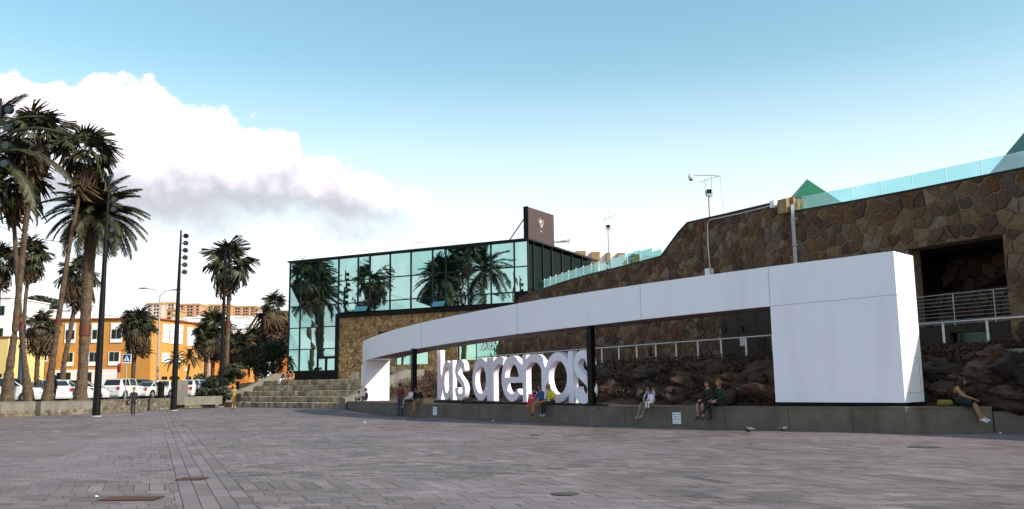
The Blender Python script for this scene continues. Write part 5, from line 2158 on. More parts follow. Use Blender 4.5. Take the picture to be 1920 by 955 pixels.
# palms of the same grove further to the left (they show in the mirror glass)
palm('fan', (-150, 380), 60, [(-152, 410), (-156, 560), (-160, 754)], 62, 'fan palm of the grove outside the frame at the left, mirrored in the glass', 31, False, wpx=(10, 13, 24), nd=30)
palm('date', (-260, 420), 95, [(-262, 470), (-264, 600), (-266, 754)], 66, 'date palm of the grove outside the frame at the left, mirrored in the glass', 32, False, ng=50, nd=0, wpx=(24, 22, 30), group='date palms')
palm('fan', (-420, 470), 55, [(-422, 500), (-426, 620), (-430, 754)], 60, 'second fan palm outside the left edge of the frame, mirrored in the glass', 33, False, wpx=(10, 13, 24), nd=30)
for k, (vx, vy, vY, rr_, kd) in enumerate(((586, 512, 108, 62, 'fan'),)):
    v = at(vx, vy, vY)
    v0 = at(vx, 705, vY)
    d = (Vector((v.x, v.y, 0)) - GO).dot(GN)
    mpos = Vector((v.x, v.y, 0)) - GN * (2 * d)
    print('mirror', vx, mpos, v.z)
    px_ = mpos.x / mpos.y * F + 960
    q = None
    hh = v.z
    # pixel heights for a palm standing at the mirrored place
    def py_of(Yk, z):
        return 720 - .0133 * (px_ - 960) - (z - 1.6) / Yk * F
    Yk = mpos.y
    palm(kd, (px_, py_of(Yk, hh)), rr_ * Yk / vY * 1.0 * (vY / Yk), [(px_, py_of(Yk, hh - 1.4)), (px_ - 2, py_of(Yk, hh * .5)), (px_, py_of(Yk, PKZ))], Yk, ('tall straight fan palm near the left edge whose reflection stands in the glass corner', 'second fan palm near the left edge, lower than its straight neighbour', 'low date palm near the left edge among the cars')[k], 40 + k, False, wpx=(13, 15, 22), nd=30, group='date palms' if kd == 'date' else 'fan palms', ng=40)


# leafy tree and bushes
def leafy(name, c, rads, n, label, cat, seed, m_='bush', trunk=True, size=.13, base_z=None):
    r = random.Random(seed)
    t = thing(name, (c[0], c[1], base_z if base_z is not None else c[2] - rads[2]), label, cat)
    mb = MB()
    clumps = [(Vector((r.gauss(0, .45), r.gauss(0, .45), r.gauss(0, .42))), r.uniform(.28, .5)) for _ in range(24)]
    for i in range(n):
        q, cr = r.choice(clumps)
        d = Vector((r.gauss(0, 1), r.gauss(0, 1), r.gauss(0, 1))).normalized() * cr * r.uniform(.6, 1) ** .5
        p = q + d
        p = Vector((c[0] + p.x * rads[0], c[1] + p.y * rads[1], c[2] + p.z * rads[2]))
        a = Vector((r.gauss(0, 1), r.gauss(0, 1), r.gauss(0, 1))).normalized() * size * r.uniform(.6, 1.3)
        b = a.cross(Vector((r.gauss(0, 1), r.gauss(0, 1), r.gauss(0, 1)))).normalized() * size * .45
        mb.add([p - a, p + b, p + a, p - b], [(0, 1, 2, 3)])
    mb.build('crown', M[m_], t)
    if trunk:
        bz = base_z if base_z is not None else c[2] - rads[2]
        MB().tube([(c[0], c[1], bz), (c[0] + .1, c[1], bz + (c[2] - bz) * .5), (c[0], c[1], c[2])], [.16, .12, .07], 8).build('trunk', M['trunk'], t)
        l = MB()
        for k in range(6):
            an = k * 1.1
            l.tube([(c[0], c[1], c[2] - rads[2] * .3), (c[0] + math.cos(an) * rads[0] * .7, c[1] + math.sin(an) * rads[1] * .7, c[2] + rads[2] * .3)], [.05, .02], 5)
        l.build('limb', M['trunk'], t)
    return t


c = at(512, 660, 92)
leafy('bushy_tree', (c.x, c.y, c.z), (2.0, 1.8, 1.75), 6500, 'dark dense bushy tree left of the glass building above the steps', 'tree', 1, base_z=TER)
c = at(494, 690, 90)
leafy('bush', (c.x, c.y, c.z), (1.2, 1, .9), 1800, 'dark bush under the left side of the bushy tree', 'bush', 2, trunk=False)
for k, (px, py, Y, rx, rz, lab) in enumerate(((402, 718, 76, 1.0, .6, 'dark spiky bush right of the white hatchback'), (428, 703, 77, .9, .6, 'green leafy bush at the foot of the spotted palm'), (388, 738, 73, .9, .4, 'low dark bush on the slope behind the concrete panel'), (408, 738, 72.5, .9, .5, 'low dry bush next to the third lamp pole'), (442, 694, 82, .7, .5, 'green bush behind the left end of the steps'), (376, 722, 84, 1.2, .8, 'distant bush behind the white hatchback'), (68, 575, 160, 4.5, 1.6, 'dark tree line on the roofs above the small dark palm'))):
    c = at(px, py, Y)
    leafy('bush', (c.x, c.y, c.z), (rx, rx * .8, rz), 1800, lab, 'bush', 10 + k, trunk=False, size=.16 if Y < 100 else .5)

# ================================================================== LAMP POLES WITH SPOTLIGHTS
def spot_pole(px, py, height, label, first=.35, n=6, step=.56, Y=None, rz=0.0):
    g = gnd(px, py)
    t = thing('spotlight_pole', tuple(g), label, 'lamp pole', 'tall black poles with round spotlights')
    MB().tube([(g.x, g.y, .05), (g.x, g.y, height * .5), (g.x, g.y, height)], [.225, .16, .06], 12).build('pole', M['black'], t, smooth=False)
    MB().tube([(g.x, g.y, 0), (g.x, g.y, .06)], .31, 16).build('base_ring', M['galv'], t)
    for i in range(n):
        z = height - first - i * step
        arm = MB().tube([(g.x, g.y, z), (g.x + .34, g.y - .05, z)], .028, 6)
        arm.build('arm', M['black'], t)
        s = MB()
        s.tube([(g.x + .42, g.y + .16, z + .0), (g.x + .42, g.y + .02, z), (g.x + .42, g.y - .14, z - .01)], [.07, .17, .185], 16)
        so = s.build('spotlight', M['black'], t)
        MB().tube([(g.x + .42, g.y - .135, z - .01), (g.x + .42, g.y - .15, z - .01)], .155, 16).build('lens', M['carglass'], so, org=t.location)
    return t


spot_pole(180, 781.5, 14.3, 'nearest full height black lamp pole with round spotlights, left of the woman in black', .5, 6, .64)
spot_pole(325, 770.5, 13.2, 'second black lamp pole with six round spotlights, by the concrete slab', .42, 6, .54)
spot_pole(413, 763.6, 13.4, 'farthest black lamp pole, in front of the tall palm at the foot of the steps', .5, 6, .54)
spot_pole(-46, 812, 13.4, 'black lamp pole mostly outside the left edge, only its top spotlights in view', .5, 4, .75)


def street_lamp(px, py, Y, zt_px, arms, label):
    b = at(px, py, Y)
    b.z = PKZ
    t = thing('street_lamp', tuple(b), label, 'street lamp')
    top = at(*zt_px, Y)
    MB().tube([(b.x, Y, PKZ), (top.x, Y, top.z)], [.14, .08], 8).build('pole', M['galv'], t)
    for (ax, ay), sgn in arms:
        e = at(ax, ay, Y)
        d = e - top
        mid = top + Vector((d.x * .35, 0, d.z * .8))
        MB().tube([top, top + Vector((d.x * .12, 0, d.z * .35)), mid, e], .05, 6).build('arm', M['galv'], t)
        MB().ball((e.x + sgn * .45, Y, e.z + .03), (.62, .2, .11), 10, 6).build('lamp_head', M['galv'], t, smooth=True)


street_lamp(295, 716, 98, (300, 556), (((277, 541), -1), ((324, 544), 1)), 'double armed grey street lamp in front of the orange building corner')
street_lamp(48, 716, 96, (50, 500), (((88, 485.5), 1),), 'single armed street lamp whose head pokes out right of the leftmost trunks')
street_lamp(392, 700, 96, (392, 655), (((412, 652), 1),), 'short street lamp arm in front of the dark orange wing')

b = at(36, 745, 62)
o = MB().tube([(b.x, 62, PKZ), (b.x - .05, 62, at(36, 610, 62).z)], .17, 10).build('blue_post', cloth('bluepost', (.015, .045, .10), .6), org=(b.x, 62, PKZ))
tag(o, 'dark blue post standing between the two leftmost trunks', 'post')

# crossing sign
Yk = 66
b = at(234, 748, Yk)
t = thing('crossing_sign', (b.x, Yk, PKZ), 'blue and white pedestrian crossing sign on a slim grey pole', 'road sign')
c = at(238.5, 672.5, Yk)
MB().tube([(b.x, Yk, PKZ), (c.x, Yk, c.z + .2)], .035, 8).build('pole', M['galv'], t)
MB().box((c.x, Yk - .05, c.z), (.66, .03, .66)).build('sign_border', M['swhite'], t)
MB().box((c.x, Yk - .07, c.z + .02), (.58, .015, .56)).build('sign_plate', M['sblue'], t)
MB().prism([(c.x - .22, Yk - .082, c.z - .2), (c.x + .22, Yk - .082, c.z - .2), (c.x, Yk - .082, c.z + .23)], (0, .006, 0)).build('triangle', M['swhite'], t)
fg = MB()
fg.ball((c.x + .0, Yk - .09, c.z + .07), (.032, .008, .032), 8, 6)
for a_, b_ in (((0, .04), (0, -.06)), ((0, -.06), (-.06, -.17)), ((0, -.06), (.07, -.17)), ((0, .02), (.07, -.04)), ((0, .02), (-.06, -.03))):
    fg.beam((c.x + a_[0], Yk - .09, c.z + a_[1]), (c.x + b_[0], Yk - .09, c.z + b_[1]), .03, .01)
for k in (-.14, -.05, .05, .14):
    fg.beam((c.x + k, Yk - .09, c.z - .19), (c.x + k * .8, Yk - .09, c.z - .165), .035, .01)
fg.build('walking_figure', M['black'], t)
MB().box((c.x, Yk - .07, c.z - .37), (.62, .02, .07)).build('lower_plate', M['galv'], t)
b = at(223, 716, 104)
t = thing('traffic_light', (b.x, 104, PKZ), 'small dark red traffic light in front of the orange wall left of the crossing sign', 'traffic light')
c = at(224, 690, 104)
MB().tube([(c.x, 104, PKZ), (c.x, 104, c.z)], .06, 6).build('pole', M['galv'], t)
MB().box((c.x, 104, c.z), (.35, .35, 1.0)).build('housing', M['roof_red'], t)
for k in (.3, 0, -.3):
    MB().ball((c.x, 103.8, c.z + k), .11, 8, 6).build('lens', M['red'] if k > 0 else M['black'], t)
b = at(351, 716, 84)
t = thing('no_entry_sign', (b.x, 84, PKZ), 'small white topped sign post in front of the young date palm', 'road sign')
c = at(351, 693, 84)
MB().tube([(c.x, 84, PKZ), (c.x, 84, c.z)], .04, 6).build('pole', M['roof_red'], t)
MB().box((c.x, 83.95, c.z), (.42, .03, .3)).build('plate', M['swhite'], t)
b = at(301, 752, 68)
t = thing('litter_bin', (b.x, 68, PKZ), 'tall dark litter bin behind the planter wall left of the second pole', 'bin')
MB().tube([(b.x, 68, PKZ), (b.x, 68, 2.0)], [.22, .26], 12).build('bin_body', M['black'], t)
MB().tube([(b.x, 68, 2.0), (b.x, 68, 2.15)], [.28, .2], 12).build('lid', M['black'], t)
ca = MB().tube([at(-60, 393, 66).lerp(at(172, 455, 60.5), k / 14) - Vector((0, 0, .8 * math.sin(math.pi * k / 14))) for k in range(15)], .022, 5).build('overhead_cable', M['black'], org=tuple(at(60, 432, 63)))
tag(ca, 'thin cable sagging across the sky between the palms at the left', 'cable')
b = at(565, 690, 91)
c = at(501, 674, 96)
t = thing('street_sign', (c.x, 96, PKZ), 'small dark blue street sign left of the bushy tree', 'road sign')
MB().tube([(c.x, 96, PKZ), (c.x, 96, c.z)], .05, 6).build('pole', M['galv'], t)
MB().box((c.x, 95.9, c.z), (.55, .04, .6)).build('plate', M['sblue'], t)
# planter tubs on the terrace left of the steps head
c = at(452, 705, 82)
o = MB().box((c.x, 82, TER + .55), (1.0, .6, 1.1)).build('orange_crate', M['dorange'], org=(c.x, 82, TER))
tag(bevel(o, .02), 'orange red box standing above the left end of the steps', 'box')


# ================================================================== CARS
def car(kind, px, Y, heading, paint, label, second=None, z=None, dx=0, group='parked cars'):
    """heading: angle of the nose, 0 = to the right, 90 = away from the viewer"""
    g = at(px, 740, Y)
    t = thing('parked_car', (g.x, Y, PKZ), label, 'car', group, rz=R(heading), world_children=False)
    if kind == 'hatch':
        S = [(0, .50, .52, .74, .70), (.05, .92, .95, .82, .76), (.22, 1.0, 1.08, .86, .74), (.50, 1.02, 1.46, .87, .64), (1.3, 1.01, 1.56, .88, .64), (2.35, .98, 1.53, .88, .63), (3.15, .98, 1.02, .87, .72), (3.85, .86, .88, .82, .70), (4.12, .62, .64, .72, .66)]
        cab = (2, 6)
    elif kind == 'suv':
        S = [(0, .55, .57, .80, .76), (.05, 1.0, 1.04, .86, .80), (.15, 1.06, 1.12, .89, .78), (.40, 1.08, 1.62, .90, .70), (1.5, 1.07, 1.70, .91, .70), (2.6, 1.05, 1.66, .91, .69), (3.4, 1.05, 1.10, .90, .76), (4.15, .95, .98, .86, .76), (4.5, .65, .68, .78, .72)]
        cab = (2, 6)
    else:
        S = [(0, .52, .54, .74, .70), (.06, .90, .93, .80, .74), (.70, .96, .99, .86, .74), (1.35, .96, 1.38, .87, .62), (1.9, .95, 1.42, .87, .62), (2.65, .94, 1.38, .87, .61), (3.35, .94, .97, .86, .70), (4.1, .80, .82, .82, .70), (4.42, .58, .60, .72, .66)]
        cab = (2, 6)
    ring = []
    for x, bz, rz_, hw, hr in S:
        lo = .20
        ring.append([(x, -hw * .94, lo), (x, -hw, .45), (x, -hw * .985, bz), (x, -hr, rz_), (x, hr, rz_), (x, hw * .985, bz), (x, hw, .45), (x, hw * .94, lo)])
    Lc = S[-1][0]
    off = -Lc / 2
    vs_ = [(q[0] + off, q[1], q[2]) for r in ring for q in r]
    fs = [(i * 8 + k, i * 8 + (k + 1) % 8, (i + 1) * 8 + (k + 1) % 8, (i + 1) * 8 + k) for i in range(len(S) - 1) for k in range(8)]
    fs = [f[::-1] for f in fs]
    fs += [tuple(range(8)), tuple(range((len(S) - 1) * 8, len(S) * 8))[::-1]]
    mb = MB().add(vs_, fs)
    bo = mb.build('body', M[paint], t, org=(0, 0, 0))
    bevel(bo, .03, 2)
    # glass
    def quad(p, ins=.08, nm='window', out=.012, m_='carglass'):
        P = [Vector(q) for q in p]
        c = sum(P, Vector()) / 4
        n = (P[1] - P[0]).cross(P[3] - P[0]).normalized()
        if n.dot(c - Vector((0, 0, .9))) < 0:
            n = -n
        Q = []
        for q in P:
            d = q - c
            Q.append(c + d * (1 - ins / max(d.length, .2) * 1.0) + n * out)
        MB().prism(Q, n * .006).build(nm, M[m_], t, org=(0, 0, 0))
    R8 = lambda i, k: Vector(vs_[i * 8 + k])
    for k0, k1 in ((2, 3), (5, 4)):
        for i in range(cab[0] + (0 if kind == 'sedan' else 1), cab[1]):
            if i == cab[0] and kind != 'sedan':
                continue
            quad([R8(i, k0), R8(i + 1, k0), R8(i + 1, k1), R8(i, k1)], .09, 'side_window')
    i = cab[0]
    quad([R8(i, 3), R8(i, 4), R8(i + 1, 4), R8(i + 1, 3)], .08, 'rear_window')
    i = cab[1] - 1
    quad([R8(i, 3), R8(i, 4), R8(i + 1, 4), R8(i + 1, 3)], .09, 'windscreen')
    if second:
        for sgn in (-1, 1):
            x0, x1 = Lc * .30, Lc * .74
            MB().prism([(x0 + off, sgn * .905, .42), (x1 + off, sgn * .905, .42), (x1 + off, sgn * .895, .93), (x0 + off, sgn * .895, .93)], (0, sgn * .008, 0)).build('door', M[second], t, org=(0, 0, 0))
            MB().tube([(Lc * .62 + off, sgn * .91, .70), (Lc * .62 + off, sgn * .925, .70)], .15, 14).build('door_emblem', M['cyel'], t, org=(0, 0, 0))
    for x in (.78, Lc - .82):
        for sgn in (-1, 1):
            y = sgn * (S[4][3] - .06)
            MB().tube([(x + off, y - sgn * .16, .34), (x + off, y + sgn * .068, .34)], .40, 18).build('wheel_arch', M['tyre'], t, org=(0, 0, 0))
            w = MB().tube([(x + off, y - sgn * .15, .32), (x + off, y + sgn * .085, .32)], .32, 18).build('wheel', M['tyre'], t, org=(0, 0, 0))
            rm = MB().tube([(x + off, y + sgn * .07, .32), (x + off, y + sgn * .095, .32)], [.21, .19], 12).build('rim', M['rim'], w, org=(0, 0, 0))
    bz = S[1][1]
    for sgn in (-1, 1):
        MB().box((off + .04, sgn * .66, bz - .10), (.10, .22, .24)).build('tail_light', M['red'], t, org=(0, 0, 0))
        MB().box((-off - .22, sgn * .58, .66), (.18, .26, .13)).build('headlight', M['lamp'], t, org=(0, 0, 0))
        MB().box((off + Lc * .67, sgn * .97, 1.0), (.12, .16, .11)).build('mirror', M[paint], t, org=(0, 0, 0))
    MB().box((off - .01, 0, .72), (.03, .52, .12)).build('number_plate', M['plate'], t, org=(0, 0, 0))
    MB().box((off + .02, 0, .40), (.14, 1.5, .16)).build('rear_bumper', M[paint], t, org=(0, 0, 0))
    MB().box((0, 0, .24), (Lc * .93, 1.5, .14)).build('underbody', M['tyre'], t, org=(0, 0, 0))
    return t


car('suv', 12, 60, 12, 'cwhite', 'white car at the far left behind the two crossing trunks')
car('hatch', 84, 64, 150, 'cwhite', 'white car seen between the leaning trunks behind the walking man')
car('hatch', 118, 65, 25, 'cwhite', 'white car with dark blue doors and yellow badge right of the third trunk', 'cblue')
car('hatch', 150, 66.5, 18, 'cwhite', 'white and black hatchback sticking out right of the thick date palm trunk', 'cdark')
car('sedan', 170, 100, 10, 'cdark', 'dark blue car far back left of the nearest full lamp pole')
car('sedan', 207, 99, 175, 'cyel', 'yellow and silver car far back right of the nearest full lamp pole')
car('suv', 234, 76, 84, 'cwhite', 'white SUV seen from the rear behind the crossing sign pole')
car('suv', 264, 82, 70, 'cblue', 'dark blue car between the white SUV and the white saloon')
car('sedan', 287, 79, 80, 'cwhite', 'white saloon seen from the rear with red lights left of the litter bin')
car('suv', 289, 93, 5, 'csil', 'silver van far back above the white saloon')
car('hatch', 312, 84, 20, 'cwhite', 'white car nose showing right of the litter bin')
car('hatch', 366, 77, 82, 'cwhite', 'white hatchback seen from the rear in front of the dark bushes')
car('hatch', 388, 83, 30, 'csil', 'pale car half hidden behind the bushes right of the white hatchback')


# ================================================================== PEOPLE
def sphere_head(mb, c, face, tilt=0.0, sc=1.0, shades=False):
    """head with nose, brow, chin, ears, eyes, mouth; face: unit vector (x,y); materials 0 skin 4 dark 5 lip"""
    nu, nv = 16, 12
    f = Vector((face[0], face[1], 0)).normalized()
    s = Vector((-f.y, f.x, 0))
    u = Vector((0, 0, 1))
    rot = Matrix.Rotation(tilt, 3, s)
    f2, u2 = rot @ f, rot @ u
    c = Vector(c)
    P, fs = [], []

    def pt(th, ph):
        x, y, z = math.cos(ph) * math.cos(th), math.cos(ph) * math.sin(th), math.sin(ph)
        rx, ry, rz_ = .092, .072, .115
        X, Y_, Z = x * rx, y * ry, z * rz_
        if z < -.2:                                   # jaw narrows
            k = (-.2 - z) / .8
            Y_ *= 1 - .32 * k
            X = X * (1 - .18 * k) + .012 * k
        fr_ = max(0, x)
        if fr_ > .90 and -.35 < z < .12 and abs(y) < .35:
            X += .020 * (1 - abs(z + .12) * 3)        # nose
        if fr_ > .75 and .02 < z < .35 and abs(y) > .2:
            X -= .006
        return c + (f2 * X + s * Y_ + u2 * Z) * sc
    P.append(pt(0, -math.pi / 2))
    for j in range(1, nv):
        for i in range(nu):
            P.append(pt(2 * math.pi * i / nu, -math.pi / 2 + math.pi * j / nv))
    P.append(pt(0, math.pi / 2))
    fs = [(0, 1 + (i + 1) % nu, 1 + i) for i in range(nu)]
    for j in range(nv - 2):
        for i in range(nu):
            a, b = 1 + j * nu + i, 1 + j * nu + (i + 1) % nu
            fs.append((a, b, b + nu, a + nu))
    k = len(P) - 1
    fs += [(k - nu + i, k - nu + (i + 1) % nu, k) for i in range(nu)]
    mb.add(P, fs, 0)
    for sg in (-1, 1):
        e = c + (f2 * .082 + s * (.030 * sg) + u2 * .012) * sc
        mb.ball(e, (.012 * sc, .012 * sc, .010 * sc), 6, 4, 4)
        ear = c + (f2 * -.004 + s * (.072 * sg) + u2 * -.005) * sc
        mb.ball(ear, (.014 * sc, .014 * sc, .028 * sc), 6, 4, 0)
        if shades:
            e = c + (f2 * .092 + s * (.030 * sg) + u2 * .014) * sc
            mb.ball(e, (.022, .022, .016), 6, 4, 4)
    mth = c + (f2 * .086 + u2 * -.05) * sc
    mb.ball(mth, (.016 * sc, .016 * sc, .006 * sc), 6, 4, 5)
    return f2, s, u2


def hair_mesh(c, face, tilt, sc, style, m_, parent, org):
    f = Vector((face[0], face[1], 0)).normalized()
    s = Vector((-f.y, f.x, 0))
    rot = Matrix.Rotation(tilt, 3, s)
    f2, u2 = rot @ f, rot @ Vector((0, 0, 1))
    c = Vector(c)
    nu, nv = 18, 12
    P, fs = [], []
    r = random.Random(3)
    for j in range(nv + 1):
        ph = math.pi / 2 - (math.pi * .98) * j / nv
        for i in range(nu):
            th = 2 * math.pi * i / nu
            x, y, z = math.cos(ph) * math.cos(th), math.cos(ph) * math.sin(th), math.sin(ph)
            jit = 1 + r.uniform(-.02, .05)
            low = {'short': -.35, 'long': -1.9, 'bob': -.9, 'bald': .2, 'puff': -.9, 'bun': -.4}[style]
            frontcut = .38
            if x > .35:
                z = max(z, frontcut)
            k = {'puff': 1.25, 'long': 1.14, 'bob': 1.2, 'bun': 1.08}.get(style, 1.07)
            zz = z if z > 0 else z * -low
            wdt = 1.0 if z > -.1 else 1.0 + (.15 if style in ('long', 'bob') else -.1)
            if z <= 0 and style in ('long', 'bob', 'puff'):
                rr_ = math.sqrt(x * x + y * y) + 1e-6
                q = max(rr_, .72) / rr_
                x, y = x * q, y * q
            P.append(c + (f2 * (x * .098 * k * wdt - .006) + s * (y * .080 * k * wdt) + u2 * (zz * .122 * k + .004)) * (sc * jit))
    for j in range(nv):
        for i in range(nu):
            fs.append((j * nu + i, (j + 1) * nu + i, (j + 1) * nu + (i + 1) % nu, j * nu + (i + 1) % nu))
    # drop faces on the face side below the fringe
    keep = []
    for q in fs:
        m2 = sum((P[k] for k in q), Vector()) / 4 - c
        if m2.dot(f2) > .035 * sc and m2.dot(u2) < .045 * sc:
            continue
        keep.append(q)
    mb = MB().add(P, keep)
    if style == 'bun':
        mb.ball(c + (f2 * -.10 + u2 * .06) * sc, .045 * sc, 10, 8)
    return mb.build('hair', m_, parent, org=org, smooth=True)


STAND = dict(pelvis=(0, 0, .95), spine=(0, .01, 1.12), chest=(0, 0, 1.32), neck=(0, .01, 1.47), head=(0, -.02, 1.62),
             shL=(.17, 0, 1.41), elL=(.22, .03, 1.14), wrL=(.23, -.03, .89), shR=(-.17, 0, 1.41), elR=(-.22, .03, 1.14), wrR=(-.23, -.03, .89),
             hipL=(.09, 0, .90), knL=(.10, -.02, .50), anL=(.10, .03, .09), hipR=(-.09, 0, .90), knR=(-.10, -.02, .50), anR=(-.10, .03, .09))
SIT = dict(pelvis=(0, 0, .12), spine=(0, .0, .29), chest=(0, -.03, .47), neck=(0, -.06, .61), head=(0, -.09, .755),
           shL=(.17, -.03, .55), elL=(.22, -.10, .30), wrL=(.13, -.33, .22), shR=(-.17, -.03, .55), elR=(-.22, -.10, .30), wrR=(-.13, -.33, .22),
           hipL=(.09, -.05, .10), knL=(.12, -.44, .09), anL=(.11, -.42, -.34), hipR=(-.09, -.05, .10), knR=(-.12, -.44, .09), anR=(-.11, -.42, -.34))


def person(pos, fdir, label, pose='stand', over=None, top=(.1, .1, .1), bottom=(.1, .1, .1), shoe=(.03, .03, .03), skin='skin', hair=('short', (.02, .012, .008)), sc=1.0, sleeves='long', shorts=False, tilt=0.0, face=None, shades=False, bulk=1.0, skirt=None, strap=False, group=None):
    J = dict(STAND if pose == 'stand' else SIT)
    if over:
        J.update(over)
    J = {k: Vector(v) for k, v in J.items()}
    rz = math.atan2(fdir[0], -fdir[1])
    t = thing('person', pos, label, 'person', group, rz=rz, world_children=False)
    t.scale = (sc, sc, sc)
    names, verts, edges, rad, segm = [], [], [], [], []

    def v(p, r_):
        verts.append(tuple(p))
        rad.append(r_)
        return len(verts) - 1
    b = bulk
    pe = v(J['pelvis'], .125 * b)
    sp_ = v(J['spine'], .118 * b)
    ch = v(J['chest'], .135 * b)
    nk = v(J['neck'], .052)
    hdb = v(J['neck'].lerp(J['head'], .55), .05)
    E = lambda i, j, m_: (edges.append((i, j)), segm.append((verts[i], verts[j], m_)))
    # materials: 0 skin 1 top 2 bottom 3 shoe
    E(pe, sp_, 1 if not skirt else 1)
    E(sp_, ch, 1)
    E(ch, nk, 1)
    E(nk, hdb, 0)
    segm[-2] = (verts[ch], tuple(Vector(verts[ch]).lerp(Vector(verts[nk]), .75)), 1)
    for S_ in 'LR':
        sg = 1 if S_ == 'L' else -1
        sh, e, w = J['sh' + S_], J['el' + S_], J['wr' + S_]
        a = v(sh, .058 * b)
        c = v(e, .043)
        d = v(w, .029)
        E(ch, a, 1 if not strap else 0)
        E(a, c, 1 if sleeves != 'none' else 0)
        E(c, d, 1 if sleeves == 'long' else 0)
        fd = (w - e).normalized()
        pm_ = v(w + fd * .055, .030)
        E(d, pm_, 0)
        side = fd.cross(Vector((0, 0, 1)) if abs(fd.z) < .8 else Vector((0, 1, 0))).normalized()
        dn = side.cross(fd).normalized()
        for q, (o_, ln) in enumerate(((-.026, .060), (-.009, .072), (.009, .067), (.025, .052))):
            f1 = v(w + fd * (.085 + ln * .4) + side * o_ - dn * .006, .0095)
            f2_ = v(w + fd * (.080 + ln) + side * o_ * 1.1 - dn * .024, .008)
            E(pm_, f1, 0)
            E(f1, f2_, 0)
        th = v(w + fd * .05 + side * (-.036) - dn * .01, .011)
        th2 = v(w + fd * .085 + side * (-.050) - dn * .02, .009)
        E(pm_, th, 0)
        E(th, th2, 0)
        h, k, an_ = J['hip' + S_], J['kn' + S_], J['an' + S_]
        hh = v(h, .092 * b)
        kk = v(k, .060)
        aa = v(an_, .040)
        mid = h.lerp(k, .5)
        mm = v(mid, .078)
        cal = v(k.lerp(an_, .35), .056)
        E(pe, hh, 2)
        E(hh, mm, 2)
        E(mm, kk, 2 if not shorts or shorts == 'knee' else 0)
        E(kk, cal, 0 if shorts else 2)
        E(cal, aa, 0 if shorts else 2)
        tdir = (J.get('toe' + S_, None))
        if tdir is None:
            tdir = an_ + Vector((0, -.17, -.055 if pose == 'stand' else -.07))
        tdir = Vector(tdir)
        he = v(an_ + Vector((0, .045, -.045)), .034)
        bl = v(an_.lerp(tdir, .7) + Vector((0, 0, -.012)), .036)
        to = v(tdir, .026)
        E(aa, he, 3)
        E(aa, bl, 3)
        E(bl, to, 3)
    me = bpy.data.meshes.new('skel')
    me.from_pydata(verts, edges, [])
    o = bpy.data.objects.new('skel', me)
    COL.objects.link(o)
    md = o.modifiers.new('s', 'SKIN')
    md.branch_smoothing = .35
    sk = me.skin_vertices[0].data
    for i, r_ in enumerate(rad):
        sk[i].radius = (r_, r_)
        sk[i].use_root = (i == 0)
    s2 = o.modifiers.new('u', 'SUBSURF')
    s2.levels = s2.render_levels = 1
    bpy.context.view_layer.update()
    dg = bpy.context.evaluated_depsgraph_get()
    bm_ = bpy.data.meshes.new_from_object(o.evaluated_get(dg))
    bpy.data.objects.remove(o)
    mb = MB()
    V = [x.co.copy() for x in bm_.vertices]
    FS = [tuple(f.vertices) for f in bm_.polygons]
    segs = [(Vector(a), Vector(c), m_) for a, c, m_ in segm]
    for f in FS:
        c = sum((V[i] for i in f), Vector()) / len(f)
        best, bmi = 9, 0
        for a, c2, m_ in segs:
            d = c2 - a
            l2 = d.length_squared or 1e-9
            q = max(0, min(1, (c - a).dot(d) / l2))
            di = (a + d * q - c).length
            if di < best:
                best, bmi = di, m_
        mb.f.append(f)
        mb.m.append(bmi)
    mb.v = [tuple(x) for x in V]
    fl = face or (0, -1)
    sphere_head(mb, J['head'], fl, tilt, 1.0, shades)
    nm = 'c%03d%03d%03d'
    ct = cloth(nm % tuple(int(x * 999) for x in top), top)
    cb = cloth(nm % tuple(int(x * 999) for x in bottom), bottom)
    cs = cloth(nm % tuple(int(x * 999) for x in shoe), shoe, .6)
    body = mb.build('body', [M[skin], ct, cb, cs, M['black'], M['red']], t, org=(0, 0, 0), smooth=True)
    hc = cloth('hair' + nm % tuple(int(x * 999) for x in hair[1]), hair[1])
    hair_mesh(J['head'], fl, tilt, 1.0, hair[0], hc, t, (0, 0, 0))
    if skirt:
        sk_ = MB()
        hL, kL, kR = J['pelvis'] + Vector((0, .0, .06)), J['knL'], J['knR']
        d = ((kL + kR) / 2 - hL)
        ln = skirt
        P = []
        n = 14
        for j in range(5):
            q = j / 4 * ln
            c = hL + d * q
            ax = d.normalized()
            s_ = Vector((1, 0, 0))
            u_ = ax.cross(s_).normalized()
            w = (.15 + .06 * q)
            for i in range(n):
                th = 2 * math.pi * i / n
                P.append(c + s_ * math.cos(th) * (w + abs(kL.x - kR.x) * .35 * q) + u_ * math.sin(th) * (.125 + .01 * math.sin(5 * th)))
        sk_.add(P, [(j * n + i, j * n + (i + 1) % n, (j + 1) * n + (i + 1) % n, (j + 1) * n + i) for j in range(4) for i in range(n)])
        so = sk_.build('skirt', cb, t, org=(0, 0, 0), smooth=True)
    return t


def seat(px, pull=.16):
    """a place on the bench wall under that bearing, and the way out"""
    for a, b in list(zip(BW, BW[1:])) + list(zip(BW2, BW2[1:])):
        pa, pb = a[0] / a[1] * F + 960, b[0] / b[1] * F + 960
        if pa <= px <= pb and pb > pa:
            k = (px - pa) / (pb - pa)
            p = [a[j] + (b[j] - a[j]) * k for j in range(3)]
            d, n = norm2(a, b)
            return Vector((p[0], p[1], p[2])) + n * pull, -n
    raise ValueError


blk_, navy, jean = (.012, .012, .014), (.02, .03, .06), (.05, .06, .10)
